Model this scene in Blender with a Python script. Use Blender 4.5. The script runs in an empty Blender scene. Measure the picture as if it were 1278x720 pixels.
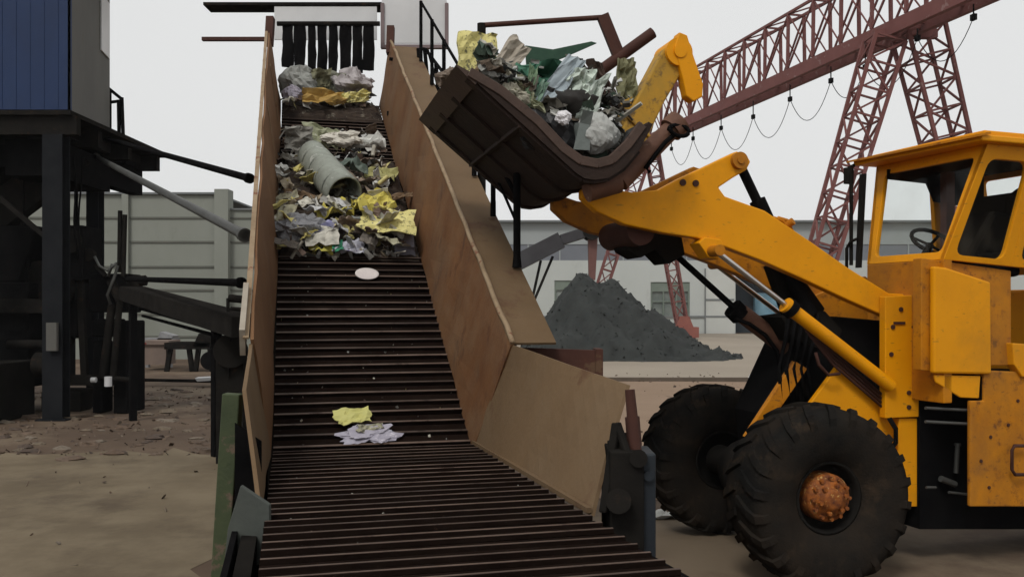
import bpy, math, random
from mathutils import Vector, Matrix, noise
R = math.radians
random.seed(7)
SC = bpy.context.scene
COL = SC.collection

# ------------------------------------------------------------------ camera
F = 1107.0; CX = 639.0; HZ = 385.0; CH = 2.4          # photo focal (px), centre, horizon row, eye height
cd = bpy.data.cameras.new("camera"); cam = bpy.data.objects.new("camera", cd); COL.objects.link(cam)
cam.location = (0, 0, CH); cam.rotation_euler = (R(90), 0, 0)
cd.sensor_width = 36; cd.lens = 36 * F / 1278.0
cd.shift_y = (HZ - 360) / 1278.0
cd.clip_end = 3000; cd.clip_start = 0.05
SC.camera = cam
def P(px, py, Y):
    return Vector(((px - CX) / F * Y, Y, CH + (HZ - py) / F * Y))

# ------------------------------------------------------------------ world, sun, exposure
SUN_EL, SUN_AZ = 52, 200
w = bpy.data.worlds.new("World"); SC.world = w; w.use_nodes = True
nt = w.node_tree; nt.nodes.clear()
out = nt.nodes.new('ShaderNodeOutputWorld'); bg = nt.nodes.new('ShaderNodeBackground')
sky = nt.nodes.new('ShaderNodeTexSky'); sky.sky_type = 'NISHITA'; sky.sun_disc = False
sky.sun_elevation = R(SUN_EL); sky.sun_rotation = R(SUN_AZ); sky.dust_density = 4; sky.air_density = 1.5
hs = nt.nodes.new('ShaderNodeHueSaturation'); hs.inputs['Saturation'].default_value = 0.12
mx = nt.nodes.new('ShaderNodeMix'); mx.data_type = 'RGBA'; mx.inputs['Factor'].default_value = 0.82
mx.inputs[7].default_value = (6.9, 7.0, 6.95, 1)
cn = nt.nodes.new('ShaderNodeTexNoise'); cn.inputs['Scale'].default_value = 1.6; cn.inputs['Detail'].default_value = 3
cm = nt.nodes.new('ShaderNodeMix'); cm.data_type = 'RGBA'
cm.inputs[6].default_value = (8.0, 8.1, 8.1, 1); cm.inputs[7].default_value = (9.4, 9.45, 9.4, 1)
nt.links.new(cn.outputs['Fac'], cm.inputs['Factor']); nt.links.new(cm.outputs[2], mx.inputs[7])
nt.links.new(sky.outputs[0], hs.inputs['Color']); nt.links.new(hs.outputs[0], mx.inputs[6])
nt.links.new(mx.outputs[2], bg.inputs[0]); bg.inputs[1].default_value = 0.10
nt.links.new(bg.outputs[0], out.inputs[0])
sl = bpy.data.lights.new("sun", 'SUN'); sl.energy = 1.5; sl.angle = R(14); sl.color = (1, .97, .92)
so = bpy.data.objects.new("sun", sl); COL.objects.link(so)
# light comes from behind and left of the camera
so.rotation_euler = (R(90 - SUN_EL), 0, R(SUN_AZ - 180))
so.rotation_euler = Vector((-0.35, -0.75, 1.0)).to_track_quat('Z', 'Y').to_euler()
SC.view_settings.view_transform = 'Standard'; SC.view_settings.look = 'None'
SC.view_settings.exposure = -0.04; SC.view_settings.gamma = 1.0
SC.render.engine = 'CYCLES'
SC.cycles.max_bounces = 6; SC.cycles.volume_bounces = 0

# ------------------------------------------------------------------ materials
MATS = {}
def mat(name, c1, c2=None, scale=2.0, rough=0.75, metal=0.0, spots=None, sscale=6.0, thr=0.60, bump=0.25, bscale=30.0,
        streak=False, thr2=0.05, spec=0.3, dust=None, dthr=.5, scr=None, isl=0):
    m = bpy.data.materials.new(name); m.use_nodes = True; t = m.node_tree; N = t.nodes; Lk = t.links
    b = N['Principled BSDF']; b.inputs['Roughness'].default_value = rough; b.inputs['Metallic'].default_value = metal
    b.inputs['Specular IOR Level'].default_value = spec
    tc = N.new('ShaderNodeTexCoord'); mp = N.new('ShaderNodeMapping'); Lk.new(tc.outputs['Object'], mp.inputs[0])
    if streak: mp.inputs['Scale'].default_value = (1, 1, 0.55)
    n1 = N.new('ShaderNodeTexNoise'); n1.inputs['Scale'].default_value = scale; n1.inputs['Detail'].default_value = 9; n1.inputs['Roughness'].default_value = .62
    Lk.new(mp.outputs[0], n1.inputs['Vector'])
    cr = N.new('ShaderNodeValToRGB'); cr.color_ramp.elements[0].position = 0.32; cr.color_ramp.elements[1].position = 0.68
    cr.color_ramp.elements[0].color = (*c1, 1); cr.color_ramp.elements[1].color = (*(c2 or c1), 1)
    Lk.new(n1.outputs['Fac'], cr.inputs[0]); col = cr.outputs[0]
    if spots:
        n2 = N.new('ShaderNodeTexNoise'); n2.inputs['Scale'].default_value = sscale; n2.inputs['Detail'].default_value = 10; n2.inputs['Roughness'].default_value = .7
        Lk.new(mp.outputs[0], n2.inputs['Vector'])
        r2 = N.new('ShaderNodeValToRGB'); r2.color_ramp.elements[0].position = thr; r2.color_ramp.elements[1].position = thr + thr2
        Lk.new(n2.outputs['Fac'], r2.inputs[0])
        x = N.new('ShaderNodeMix'); x.data_type = 'RGBA'; Lk.new(r2.outputs[0], x.inputs['Factor'])
        Lk.new(col, x.inputs[6]); x.inputs[7].default_value = (*spots, 1); col = x.outputs[2]
    if dust:
        n4 = N.new('ShaderNodeTexNoise'); n4.inputs['Scale'].default_value = .9; n4.inputs['Detail'].default_value = 12; n4.inputs['Roughness'].default_value = .72
        Lk.new(tc.outputs['Object'], n4.inputs['Vector'])
        r4 = N.new('ShaderNodeMapRange'); r4.inputs[1].default_value = dthr - .08; r4.inputs[2].default_value = dthr + .14; r4.inputs[4].default_value = .55
        Lk.new(n4.outputs['Fac'], r4.inputs[0]); x = N.new('ShaderNodeMix'); x.data_type = 'RGBA'; Lk.new(r4.outputs[0], x.inputs['Factor'])
        Lk.new(col, x.inputs[6]); x.inputs[7].default_value = (*dust, 1); col = x.outputs[2]
        Lk.new(n4.outputs['Fac'], N.new('ShaderNodeMath').inputs[0])
        rr_ = N.new('ShaderNodeMapRange'); rr_.inputs[3].default_value = rough - .18; rr_.inputs[4].default_value = min(1, rough + .3)
        Lk.new(n4.outputs['Fac'], rr_.inputs[0]); Lk.new(rr_.outputs[0], b.inputs['Roughness'])
    if scr:
        m5 = N.new('ShaderNodeMapping'); m5.inputs['Rotation'].default_value = (.4, .7, .3); m5.inputs['Scale'].default_value = (1.5, 26, 26); Lk.new(tc.outputs['Object'], m5.inputs[0])
        n5 = N.new('ShaderNodeTexNoise'); n5.inputs['Scale'].default_value = 1.6; n5.inputs['Detail'].default_value = 5; Lk.new(m5.outputs[0], n5.inputs['Vector'])
        r5 = N.new('ShaderNodeMapRange'); r5.inputs[1].default_value = .66; r5.inputs[2].default_value = .70; r5.inputs[4].default_value = .75; Lk.new(n5.outputs['Fac'], r5.inputs[0])
        x = N.new('ShaderNodeMix'); x.data_type = 'RGBA'; Lk.new(r5.outputs[0], x.inputs['Factor']); Lk.new(col, x.inputs[6]); x.inputs[7].default_value = (*scr, 1); col = x.outputs[2]
    if isl:
        gg = N.new('ShaderNodeNewGeometry'); ri = N.new('ShaderNodeMapRange'); ri.inputs[3].default_value = 1-isl; ri.inputs[4].default_value = 1+isl
        Lk.new(gg.outputs['Random Per Island'], ri.inputs[0]); x = N.new('ShaderNodeVectorMath'); x.operation = 'SCALE'; Lk.new(col, x.inputs[0]); Lk.new(ri.outputs[0], x.inputs['Scale']); col = x.outputs[0]
    Lk.new(col, b.inputs['Base Color'])
    if bump:
        n3 = N.new('ShaderNodeTexNoise'); n3.inputs['Scale'].default_value = bscale; n3.inputs['Detail'].default_value = 6
        Lk.new(tc.outputs['Object'], n3.inputs['Vector'])
        bp = N.new('ShaderNodeBump'); bp.inputs['Strength'].default_value = bump; bp.inputs['Distance'].default_value = 0.01
        Lk.new(n3.outputs['Fac'], bp.inputs['Height']); Lk.new(bp.outputs[0], b.inputs['Normal'])
    MATS[name] = m
    return m
def mat_island(name, cols, rough=.8):
    m = bpy.data.materials.new(name); m.use_nodes = True; t = m.node_tree; N = t.nodes; Lk = t.links
    b = N['Principled BSDF']; b.inputs['Roughness'].default_value = rough
    g = N.new('ShaderNodeNewGeometry'); cr = N.new('ShaderNodeValToRGB'); cr.color_ramp.interpolation = 'CONSTANT'
    e = cr.color_ramp.elements
    for i, c in enumerate(cols):
        el = e[i] if i < 2 else e.new(0.5)
        el.position = i / len(cols); el.color = (*c, 1)
    for i, c in enumerate(cols): e[i].position = i / len(cols); e[i].color = (*c, 1)
    Lk.new(g.outputs['Random Per Island'], cr.inputs[0]); 
    tc = N.new('ShaderNodeTexCoord'); n = N.new('ShaderNodeTexNoise'); n.inputs['Scale'].default_value = 14; n.inputs['Detail'].default_value = 6
    Lk.new(tc.outputs['Object'], n.inputs['Vector'])
    x = N.new('ShaderNodeMix'); x.data_type = 'RGBA'; x.blend_type = 'MULTIPLY'; x.inputs['Factor'].default_value = .8
    Lk.new(cr.outputs[0], x.inputs[6]); Lk.new(n.outputs['Fac'], x.inputs[7]); Lk.new(x.outputs[2], b.inputs['Base Color'])
    return m

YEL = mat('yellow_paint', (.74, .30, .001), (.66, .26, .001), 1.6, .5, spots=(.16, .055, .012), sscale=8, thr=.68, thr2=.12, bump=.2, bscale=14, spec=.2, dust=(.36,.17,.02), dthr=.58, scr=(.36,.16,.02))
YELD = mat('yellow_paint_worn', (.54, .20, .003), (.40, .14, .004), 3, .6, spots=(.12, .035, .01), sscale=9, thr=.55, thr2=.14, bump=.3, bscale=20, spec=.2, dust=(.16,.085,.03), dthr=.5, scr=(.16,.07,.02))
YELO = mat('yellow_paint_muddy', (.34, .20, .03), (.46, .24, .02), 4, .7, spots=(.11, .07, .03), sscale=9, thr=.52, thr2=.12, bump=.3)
RUSTP = mat('rusty_wall_plate', (.105, .041, .014), (.170, .078, .029), 1.4, .8, dust=(.165,.11,.062), dthr=.50, spots=(.055, .018, .008), sscale=3.1, thr=.55, thr2=.12, bump=.3, streak=True)
RUSTL = mat('rusty_wall_light', (.175, .088, .038), (.13, .06, .024), 1.3, .8, dust=(.20,.11,.055), dthr=.5, spots=(.10, .038, .015), sscale=3.0, thr=.56, thr2=.18, bump=.3, streak=True)
DUST = mat('dusty_steel_plate', (.108, .066, .032), (.148, .092, .046), 1.1, .85, dust=(.15,.103,.060), dthr=.52, spots=(.075, .028, .014), sscale=1.8, thr=.56, thr2=.12, bump=.35, streak=True)
DRED = mat('dark_red_steel', (.040, .013, .009), (.065, .024, .015), 3, .8, spots=(.10, .055, .03), sscale=3, thr=.63, bump=.3)
FLNG = mat('worn_flange', (.20, .135, .075), (.29, .21, .13), 5, .7, spots=(.16, .06, .03), sscale=8, thr=.58, bump=.4)
PAN = mat('slat_pan', (.008, .005, .004), (.014, .009, .007), 4, .85, spots=(.04, .022, .015), sscale=14, thr=.66, bump=.5, spec=.0)
BAR = mat('slat_bar', (.125, .085, .065), (.055, .034, .025), 3, .5, bump=.4, isl=.45, spots=(.03,.015,.01), sscale=6, thr=.56, thr2=.1)
BUCK = mat('bucket_steel', (.014, .007, .005), (.026, .013, .008), 2.2, .75, spots=(.05, .027, .016), sscale=4, thr=.56, thr2=.15, bump=.6, dust=(.03,.018,.012), dthr=.56)
BUCKR = mat('bucket_rim_steel', (.075, .045, .033), (.05, .03, .022), 5, .6, spots=(.035, .02, .015), sscale=7, thr=.58, bump=.4)
RUBP = mat('rusty_pipe', (.16, .075, .045), (.09, .04, .025), 6, .7, spots=(.35, .25, .18), sscale=7, thr=.63, bump=.4)
BLK = mat('black_steel', (.005, .005, .0055), (.009, .0085, .0085), 4, .6, bump=.2, spec=.0)
BLK2 = mat('dark_grime', (.010, .0095, .009), (.018, .016, .014), 3, .8, spots=(.03, .02, .014), sscale=6, thr=.6, bump=.4, spec=.0)
POST = mat('grey_post_paint', (.013, .014, .016), (.020, .021, .023), 2, .7, bump=.2, spec=.0)
CHROME = mat('chromed_rod', (.62, .60, .58), (.5, .48, .46), 6, .28, 1.0, bump=.02)
RUBBER = mat('tyre_rubber', (.010, .010, .010), (.018, .0165, .0145), 5, .9, spots=(.055, .038, .025), sscale=3, thr=.54, thr2=.2, bump=.6, bscale=50, spec=.0, dust=(.040,.028,.019), dthr=.5)
HUBM = mat('rusty_hub', (.34, .10, .012), (.08, .022, .01), 16, .7, spots=(.45, .26, .08), sscale=20, thr=.58, bump=.5)
GLASS = mat('seat_vinyl', (.007, .007, .008), (.012, .012, .013), 5, .6, bump=.1, spec=.0)
CRED = mat('crane_red_oxide', (.17, .065, .058), (.13, .045, .04), 1.0, .8, spots=(.22, .13, .12), sscale=2, thr=.6, bump=.1)
CRED2 = mat('base_orange_red', (.25, .09, .07), (.20, .07, .055), 1.0, .8, bump=.1)
WALLW = mat('warehouse_wall', (.46, .48, .46), (.40, .42, .40), .15, .85, spots=(.36, .37, .35), sscale=.4, thr=.58, thr2=.2, bump=.05, streak=True)
WALLU = mat('warehouse_upper_cladding', (.30, .32, .32), (.27, .29, .29), .2, .8, bump=.05)
WBAND = mat('window_band', (.13, .14, .16), (.16, .17, .19), .3, .4, bump=.02)
WROOF = mat('roof_sheet', (.17, .18, .18), (.14, .15, .15), .3, .8, bump=.05)
WGL = mat('window_glass', (.10, .12, .11), (.20, .22, .20), .6, .25, bump=0)
WFR = mat('window_frame_green', (.17, .20, .17), (.14, .17, .14), 1, .7, bump=0)
DARKIN = mat('dark_interior', (.05, .06, .07), (.035, .045, .055), .5, .9, bump=0)
TEAL = mat('teal_tarpaulin', (.10, .20, .27), (.16, .27, .33), .7, .7, bump=.1)
PANEL = mat('pale_wall_panel', (.235, .245, .215), (.20, .21, .18), .35, .85, spots=(.16, .165, .14), sscale=.8, thr=.58, thr2=.2, bump=.1, streak=True)
PANELD = mat('wall_panel_joint', (.10, .105, .09), (.13, .13, .11), 1, .9, bump=0)
ASH = mat('ash_heap', (.021, .023, .022), (.038, .041, .039), 1.2, .95, spots=(.028, .033, .033), sscale=3, thr=.52, thr2=.2, bump=1.0, bscale=6)
BLUE = mat('blue_cladding', (.005, .018, .062), (.007, .024, .080), 1.2, .6, spots=(.05, .05, .07), sscale=3, thr=.70, bump=.1, streak=True)
GREYC = mat('grey_cladding', (.085, .082, .075), (.11, .107, .096), 1, .8, spots=(.08, .07, .055), sscale=2, thr=.56, thr2=.2, bump=.15, streak=True)
PALEP = mat('pale_steel_pipe', (.09, .092, .086), (.055, .055, .05), 2, .5, .3, bump=.1)
GREEN = mat('green_worn_paint', (.06, .075, .034), (.035, .048, .024), 4, .75, spots=(.12, .085, .06), sscale=5, thr=.55, bump=.4)
GPLATE = mat('grey_green_plate', (.065, .072, .062), (.048, .053, .048), 3, .8, spots=(.08, .05, .04), sscale=4, thr=.6, bump=.3)
REDP = mat('red_post_paint', (.28, .03, .025), (.2, .03, .02), 4, .7, bump=.2)
WHITE = mat('white_board', (.62, .62, .62), (.52, .52, .52), 1, .7, bump=.05)
BLUEG = mat('blue_grey_steel', (.018, .024, .030), (.012, .015, .02), 4, .6, bump=.3)

# ------------------------------------------------------------------ mesh helpers (world coordinates)
class MB:
    def __init__(s): s.v = []; s.f = []; s.m = []; s.sm = []
    def add(s, vs, fs, mi=0, smooth=False):
        o = len(s.v); s.v += [Vector(v) for v in vs]
        for f in fs: s.f.append(tuple(i + o for i in f)); s.m.append(mi); s.sm.append(smooth)
    def box(s, lo, hi, mi=0):
        x0, y0, z0 = lo; x1, y1, z1 = hi
        s.add([(x0,y0,z0),(x1,y0,z0),(x1,y1,z0),(x0,y1,z0),(x0,y0,z1),(x1,y0,z1),(x1,y1,z1),(x0,y1,z1)],
              [(0,3,2,1),(4,5,6,7),(0,1,5,4),(1,2,6,5),(2,3,7,6),(3,0,4,7)], mi)
    def obox(s, c, ax, ay, az, mi=0):          # centre + three half-axis vectors
        c = Vector(c); ax = Vector(ax); ay = Vector(ay); az = Vector(az)
        vs = [c+i*ax+j*ay+k*az for k in (-1,1) for (i,j) in ((-1,-1),(1,-1),(1,1),(-1,1))]
        s.add(vs, [(0,3,2,1),(4,5,6,7),(0,1,5,4),(1,2,6,5),(2,3,7,6),(3,0,4,7)], mi)
    def prism(s, pts, off, mi=0):
        pts = [Vector(p) for p in pts]; off = Vector(off); n = len(pts)
        s.add(pts + [p + off for p in pts], [tuple(range(n-1,-1,-1)), tuple(range(n, 2*n))] +
              [(i, (i+1) % n, (i+1) % n + n, i + n) for i in range(n)], mi)
    def tube(s, p0, p1, r0, r1=None, n=12, mi=0, caps=True, smooth=True):
        p0 = Vector(p0); p1 = Vector(p1); r1 = r0 if r1 is None else r1
        d = (p1-p0).normalized(); u = d.orthogonal().normalized(); w_ = d.cross(u)
        vs = [p0 + (u*math.cos(2*math.pi*i/n) + w_*math.sin(2*math.pi*i/n))*r0 for i in range(n)] + \
             [p1 + (u*math.cos(2*math.pi*i/n) + w_*math.sin(2*math.pi*i/n))*r1 for i in range(n)]
        s.add(vs, [(i, (i+1) % n, (i+1) % n + n, i+n) for i in range(n)], mi, smooth)
        if caps: s.add(vs, [tuple(range(n-1,-1,-1)), tuple(range(n, 2*n))], mi)
    def beam(s, p0, p1, w_, h=None, up=(0,0,1), mi=0):
        p0 = Vector(p0); p1 = Vector(p1); h = h or w_
        d = (p1-p0); L = d.length; d.normalize(); sd = d.cross(Vector(up))
        if sd.length < 1e-3: sd = d.orthogonal()
        sd.normalize(); u = sd.cross(d)
        s.obox((p0+p1)/2, d*L/2, sd*w_/2, u*h/2, mi)
    def path(s, pts, r, n=8, mi=0):
        pts = [Vector(p) for p in pts]; rings = []
        for i, p in enumerate(pts):
            d = (pts[min(i+1, len(pts)-1)] - pts[max(i-1, 0)]).normalized()
            u = d.cross(Vector((.13,.27,1))).normalized(); w_ = d.cross(u)
            rings.append([p + (u*math.cos(2*math.pi*k/n) + w_*math.sin(2*math.pi*k/n))*r for k in range(n)])
        vs = [v for r_ in rings for v in r_]; fs = []
        for i in range(len(pts)-1):
            for k in range(n): fs.append((i*n+k, i*n+(k+1)%n, (i+1)*n+(k+1)%n, (i+1)*n+k))
        fs.append(tuple(range(n-1,-1,-1))); fs.append(tuple(range((len(pts)-1)*n, len(pts)*n)))
        s.add(vs, fs, mi, True)
    def lathe(s, c, ax, prof, n=40, mi=0, smooth=True):      # prof: list of (offset along axis, radius)
        c = Vector(c); ax = Vector(ax).normalized(); u = Vector((0,0,1)) - ax*ax.z; u.normalize(); w_ = ax.cross(u)
        vs = []; fs = []; m = len(prof)
        for i in range(n):
            a = 2*math.pi*i/n; dr = u*math.cos(a) + w_*math.sin(a)
            vs += [c + ax*o + dr*r for o, r in prof]
        for i in range(n):
            j = (i+1) % n
            for k in range(m-1): fs.append((i*m+k, j*m+k, j*m+k+1, i*m+k+1))
        s.add(vs, fs, mi, smooth)
    def build(s, name, mats, parent=None, bevel=0.0, subsurf=0, weld=False):
        if not isinstance(mats, (list, tuple)): mats = [mats]
        base = Vector((0,0,0))
        if parent is None and s.v:
            lo = Vector((min(v.x for v in s.v), min(v.y for v in s.v), min(v.z for v in s.v)))
            hi = Vector((max(v.x for v in s.v), max(v.y for v in s.v), max(v.z for v in s.v)))
            base = Vector(((lo.x+hi.x)/2, (lo.y+hi.y)/2, lo.z))
        elif parent is not None:
            p = parent
            while p is not None: base = base + p.location; p = p.parent
        me = bpy.data.meshes.new(name); me.from_pydata([tuple(v - base) for v in s.v], [], s.f); 
        for m in mats: me.materials.append(m)
        me.polygons.foreach_set('material_index', s.m); me.polygons.foreach_set('use_smooth', s.sm)
        me.update()
        o = bpy.data.objects.new(name, me); COL.objects.link(o)
        if parent is not None: o.parent = parent
        else: o.location = base
        if bevel:
            b = o.modifiers.new('bevel', 'BEVEL'); b.width = bevel; b.segments = 2; b.limit_method = 'ANGLE'; b.angle_limit = R(40)
        return o
def tag(o, label=None, cat=None, group=None, kind=None):
    if label: o['label'] = label
    if cat: o['category'] = cat
    if group: o['group'] = group
    if kind: o['kind'] = kind
    return o
def empty(name, loc, label=None, cat=None, group=None, parent=None):
    o = bpy.data.objects.new(name, None); COL.objects.link(o); o.empty_display_size = .2
    loc = Vector(loc)
    if parent is not None:
        o.parent = parent; p = parent
        while p is not None: loc = loc - p.location; p = p.parent
    o.location = loc
    return tag(o, label, cat, group)

# ================================================================== GROUND
g = MB(); g.box((-900, -60, -0.5), (900, 1500, 0))
GROUND = mat('dirt_ground', (.055, .034, .022), (.12, .082, .054), .35, .95, spots=(.16, .12, .08), sscale=.22, thr=.50, thr2=.12, bump=.8, bscale=5)
tag(g.build('ground', GROUND), kind='structure')
def slab(name, pts, z, m, jag=.25, n=10):
    b = MB(); ring = []
    for i, (x, y) in enumerate(pts):
        x2, y2 = pts[(i+1) % len(pts)]
        for k in range(n):
            t = k/n; p = Vector((x+(x2-x)*t, y+(y2-y)*t, 0))
            q = noise.noise_vector(p*1.3+Vector((9,3,z*100)))*jag*2 + noise.noise_vector(p*4)*jag*.6
            ring.append((p.x+q.x, p.y+q.y, z))
    b.add(ring, [tuple(range(len(ring)))])
    return tag(b.build(name, m), kind='structure')
CONC = mat('dusty_concrete', (.105, .078, .047), (.175, .136, .086), .45, .9, spots=(.065, .045, .028), sscale=.55, thr=.50, thr2=.22, dust=(.20,.16,.105), dthr=.54, bump=.4, bscale=12)
CONC2 = mat('far_pavement', (.30, .255, .20), (.25, .21, .165), .15, .9, bump=.1)
slab('concrete_yard', [(-16, 2), (-2.2, 2), (-3.2, 14.2), (-7, 15), (-16, 14)], .004, CONC, .50, 8)
slab('concrete_pavement', [(-1.5, 29.5), (60, 30), (60, 84), (-30, 84), (-12, 44)], .004, CONC2, .35, 14)
slab('sandy_apron', [(1.0, 11), (30, 11), (34, 29.3), (-1.5, 29.0)], .006, mat('sandy_soil', (.20, .135, .088), (.25, .175, .12), .3, .95, spots=(.12, .08, .055), sscale=.9, thr=.6, bump=.6, bscale=9), .3, 14)
# kerb line between the apron and the pavement
g = MB(); g.box((-1.5, 29.32, 0), (30, 29.5, .12)); tag(g.build('kerb', mat('kerb_stone', (.09,.07,.05),(.12,.09,.07),2)), kind='structure')

# ================================================================== RIGHT WAREHOUSE (85 m away)
wh = empty('warehouse', (20, 85, 0), 'long pale warehouse with a dark window band behind the grey heap', 'warehouse')
YW = 85.0
def wx(px): return (px-CX)/F*YW
def wz(py): return CH+(HZ-py)/F*YW
b = MB()
# facade cut round its openings so that windows sit in real recesses
xs = [(-120, None), ]
openings = [('window', 692, 742, 350, 392), ('window', 812, 861, 352, 396), ('gate', 918, 1012, 335, 419), ('door', 879, 917, 335, 419)]
lo, hi = wz(325), 0
cuts = sorted([(wx(a), wx(c), wz(d2), wz(d1)) for (_, a, c, d1, d2) in openings])
cur = wx(500)
for (x0, x1, z0, z1) in cuts:
    z0 = max(z0, 0)
    b.box((cur, YW, 0), (x0, YW+.5, lo))
    if z1 < lo: b.box((x0, YW, z1), (x1, YW+.5, lo))
    if z0 > 0: b.box((x0, YW, 0), (x1, YW+.5, z0))
    cur = x1
b.box((cur, YW, 0), (wx(1450), YW+.5, lo))
b.box((wx(500), YW+25, 0), (wx(1450), YW+25.4, wz(282)))
for e in (wx(500), wx(1450)-.4): b.box((e, YW+.5, 0), (e+.4, YW+25, wz(282)))
b.build('wall', WALLW, wh)
b = MB(); b.box((wx(500), YW+.02, wz(305)), (wx(1450), YW+.5, wz(278)))
b.build('upper_cladding', WALLU, wh)
b = MB(); b.box((wx(500), YW+.1, wz(325)), (wx(1450), YW+.5, wz(305))); b.build('window_band', WBAND, wh)
for i in range(24):
    x = wx(500) + i*(wx(1450)-wx(500))/24
    b = MB(); b.box((x, YW+.03, wz(325)), (x+.12, YW+.1, wz(305))); b.build('band_mullion', WALLU, wh)
b = MB(); b.prism([(wx(496), YW-.6, wz(278)), (wx(496), YW+25.6, wz(278)), (wx(496), YW+13, wz(278)+.5)], (wx(1454)-wx(496), 0, 0)); b.box((wx(496), YW-.6, wz(278)), (wx(1454), YW-.25, wz(275.5)))
b.build('roof', WROOF, wh)
b = MB(); b.box((wx(500), YW-.14, wz(396)), (wx(1450), YW-.003, wz(394))); b.build('wall_rail', WROOF, wh)
for (k, a, c, d1, d2) in openings:
    x0, x1, z1, z0 = wx(a), wx(c), wz(d1), max(wz(d2), .0)
    if k == 'window':
        f = MB(); t = .18
        f.box((x0, YW+.1, z0), (x0+t, YW+.3, z1)); f.box((x1-t, YW+.1, z0), (x1, YW+.3, z1))
        f.box((x0+t, YW+.1, z1-.9), (x1-t, YW+.3, z1)); f.box((x0+t, YW+.1, z0), (x1-t, YW+.3, z0+t))
        for q in (1, 2): xx = x0+(x1-x0)*q/3; f.box((xx-.07, YW+.12, z0+t), (xx+.07, YW+.28, z1-.9))
        zz = z0+(z1-z0)*.45; f.box((x0+t, YW+.13, zz-.06), (x1-t, YW+.27, zz+.06))
        fo = f.build('window', WFR, wh)
        q = MB(); q.box((x0+t, YW+.29, z0+t), (x1-t, YW+.33, z1-.9)); q.build('pane', mat('window_pane_pale', (.26,.28,.26), (.16,.18,.17), .5, .3, bump=0) if a < 700 else WGL, fo)
    elif k == 'door':
        f = MB(); f.box((x0, YW-.1, 0), (x1, YW+.1, z1)); f.box((x0+.1, YW-.16, wz(375)), (x1-.1, YW-.1, wz(373)), 1)
        f.box((x0, YW-.16, 0), (x0+.12, YW-.1, z1), 1)
        tag(f.build('sliding_door', [mat('door_panel_white', (.50,.51,.48), (.44,.45,.42), .3), WROOF], wh), 'pale sliding door panel beside the dark gateway')
    else:
        f = MB(); f.box((x0, YW+3, 0), (x1, YW+3.2, z1)); f.box((x0, YW+.5, 0), (x0+.1, YW+3, z1)); f.box((x1-.1, YW+.5, 0), (x1, YW+3, z1)); f.box((x0, YW+.5, z1), (x1, YW+3, z1+.1))
        f.build('gateway', DARKIN, wh)
# tarpaulin covered stack in the gateway
b = MB(); vs = []; n = 12
for j in range(n+1):
    for i in range(n+1):
        x = wx(948) + (wx(990)-wx(948))*i/n; z = wz(365)*j/n
        bul = math.sin(math.pi*i/n)**.5*.9 if 0 < i < n else 0
        vs.append((x + .15*noise.noise(Vector((i*.5, j*.5, 2))), YW+1.6-bul+.25*noise.noise(Vector((i*.4, j*.6, 1))), z*(1-.05*(i/n))))
b.add(vs, [(j*(n+1)+i, j*(n+1)+i+1, (j+1)*(n+1)+i+1, (j+1)*(n+1)+i) for j in range(n) for i in range(n)], 0, True)
b.box((wx(949), YW+1.7, 0), (wx(989), YW+2.5, wz(366)))
tag(b.build('covered_stack', TEAL), 'stack under a blue green tarpaulin in the dark warehouse gateway', 'tarpaulin')

# ================================================================== LEFT WALL BUILDING (pale panels)
YL = 42.0
lw = empty('panel_shed', ((60-CX)/F*YL, YL, 0), 'pale panelled shed wall behind the dark machinery at the left', 'shed')
def lp(px, py): return P(px, py, YL)
b = MB(); b.box((lp(-260, 0).x, YL, 0), (lp(272, 0).x, YL+.4, lp(0, 243).z)); b.box((lp(286,0).x, YL+.1, 0), (lp(420,0).x, YL+.4, lp(0, 262).z))
b.box((lp(-260,0).x, YL+.4, 0), (lp(-255,0).x, YL+14, lp(0,243).z)); b.box((lp(415,0).x, YL+.4, 0), (lp(420,0).x, YL+14, lp(0,262).z))
b.build('wall', PANEL, lw)
b = MB()
for y in (272, 302, 333, 362, 392, 420): b.box((lp(-260,0).x, YL-.05, lp(0,y+1.2).z), (lp(272,0).x, YL-.003, lp(0,y-1.2).z)); b.box((lp(286,0).x, YL+.05, lp(0,y+1).z), (lp(420,0).x, YL+.097, lp(0,y-1).z))
b.build('panel_joint', PANELD, lw)
for px in (-200, -90, 20, 158):
    b = MB(); b.box((lp(px-4,0).x, YL-.2, 0), (lp(px+4,0).x, YL-.06, lp(0,243).z)); b.build('pilaster', PANEL, lw)
b = MB(); b.box((lp(270,0).x, YL-.3, 0), (lp(287,0).x, YL+.5, lp(0,237).z)); b.build('corner_pier', PANEL, lw)
b = MB(); b.box((lp(-262,0).x, YL-.15, lp(0,243).z), (lp(270,0).x, YL+14, lp(0,240.5).z)); b.box((lp(287,0).x, YL, lp(0,262).z), (lp(422,0).x, YL+14, lp(0,260).z)); b.build('roof', WROOF, lw)

# ================================================================== ASH HEAP
b = MB(); n = 90; cx, cy = P(768, 0, 41).x, 44.0
peaks = [(-.15, 0, 4.3, 3.8), (-1.15, .0, 4.75, 3.4), (1.0, -.3, 3.4, 3.6), (2.2, -.9, 1.7, 3.0), (-2.0, .3, 2.9, 2.6), (3.4, -1.2, 1.0, 2.6), (4.5, -.8, .7, 1.6)]
vs = []
for j in range(n+1):
    for i in range(n+1):
        x = -7 + 14*i/n; y = -5 + 10*j/n; z = -0.1
        for (a, c, h, r) in peaks:
            d = math.sqrt((x-a)**2 + (y-c)**2 + .16); z = max(z, h*(1 - d/(r*1.05)) if d < r*1.3 else -1)
        q = Vector((x, y, 0))
        if z > -.05: z += .5*noise.noise(q*.9) + .24*noise.noise(q*2.3) + .13*noise.noise(q*5.3) + .08*noise.noise(q*11)
        if z > 3.7: z = 3.7 + (z-3.7)*.75
        vs.append((cx+x, cy+y, max(z, -.12)))
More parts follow.
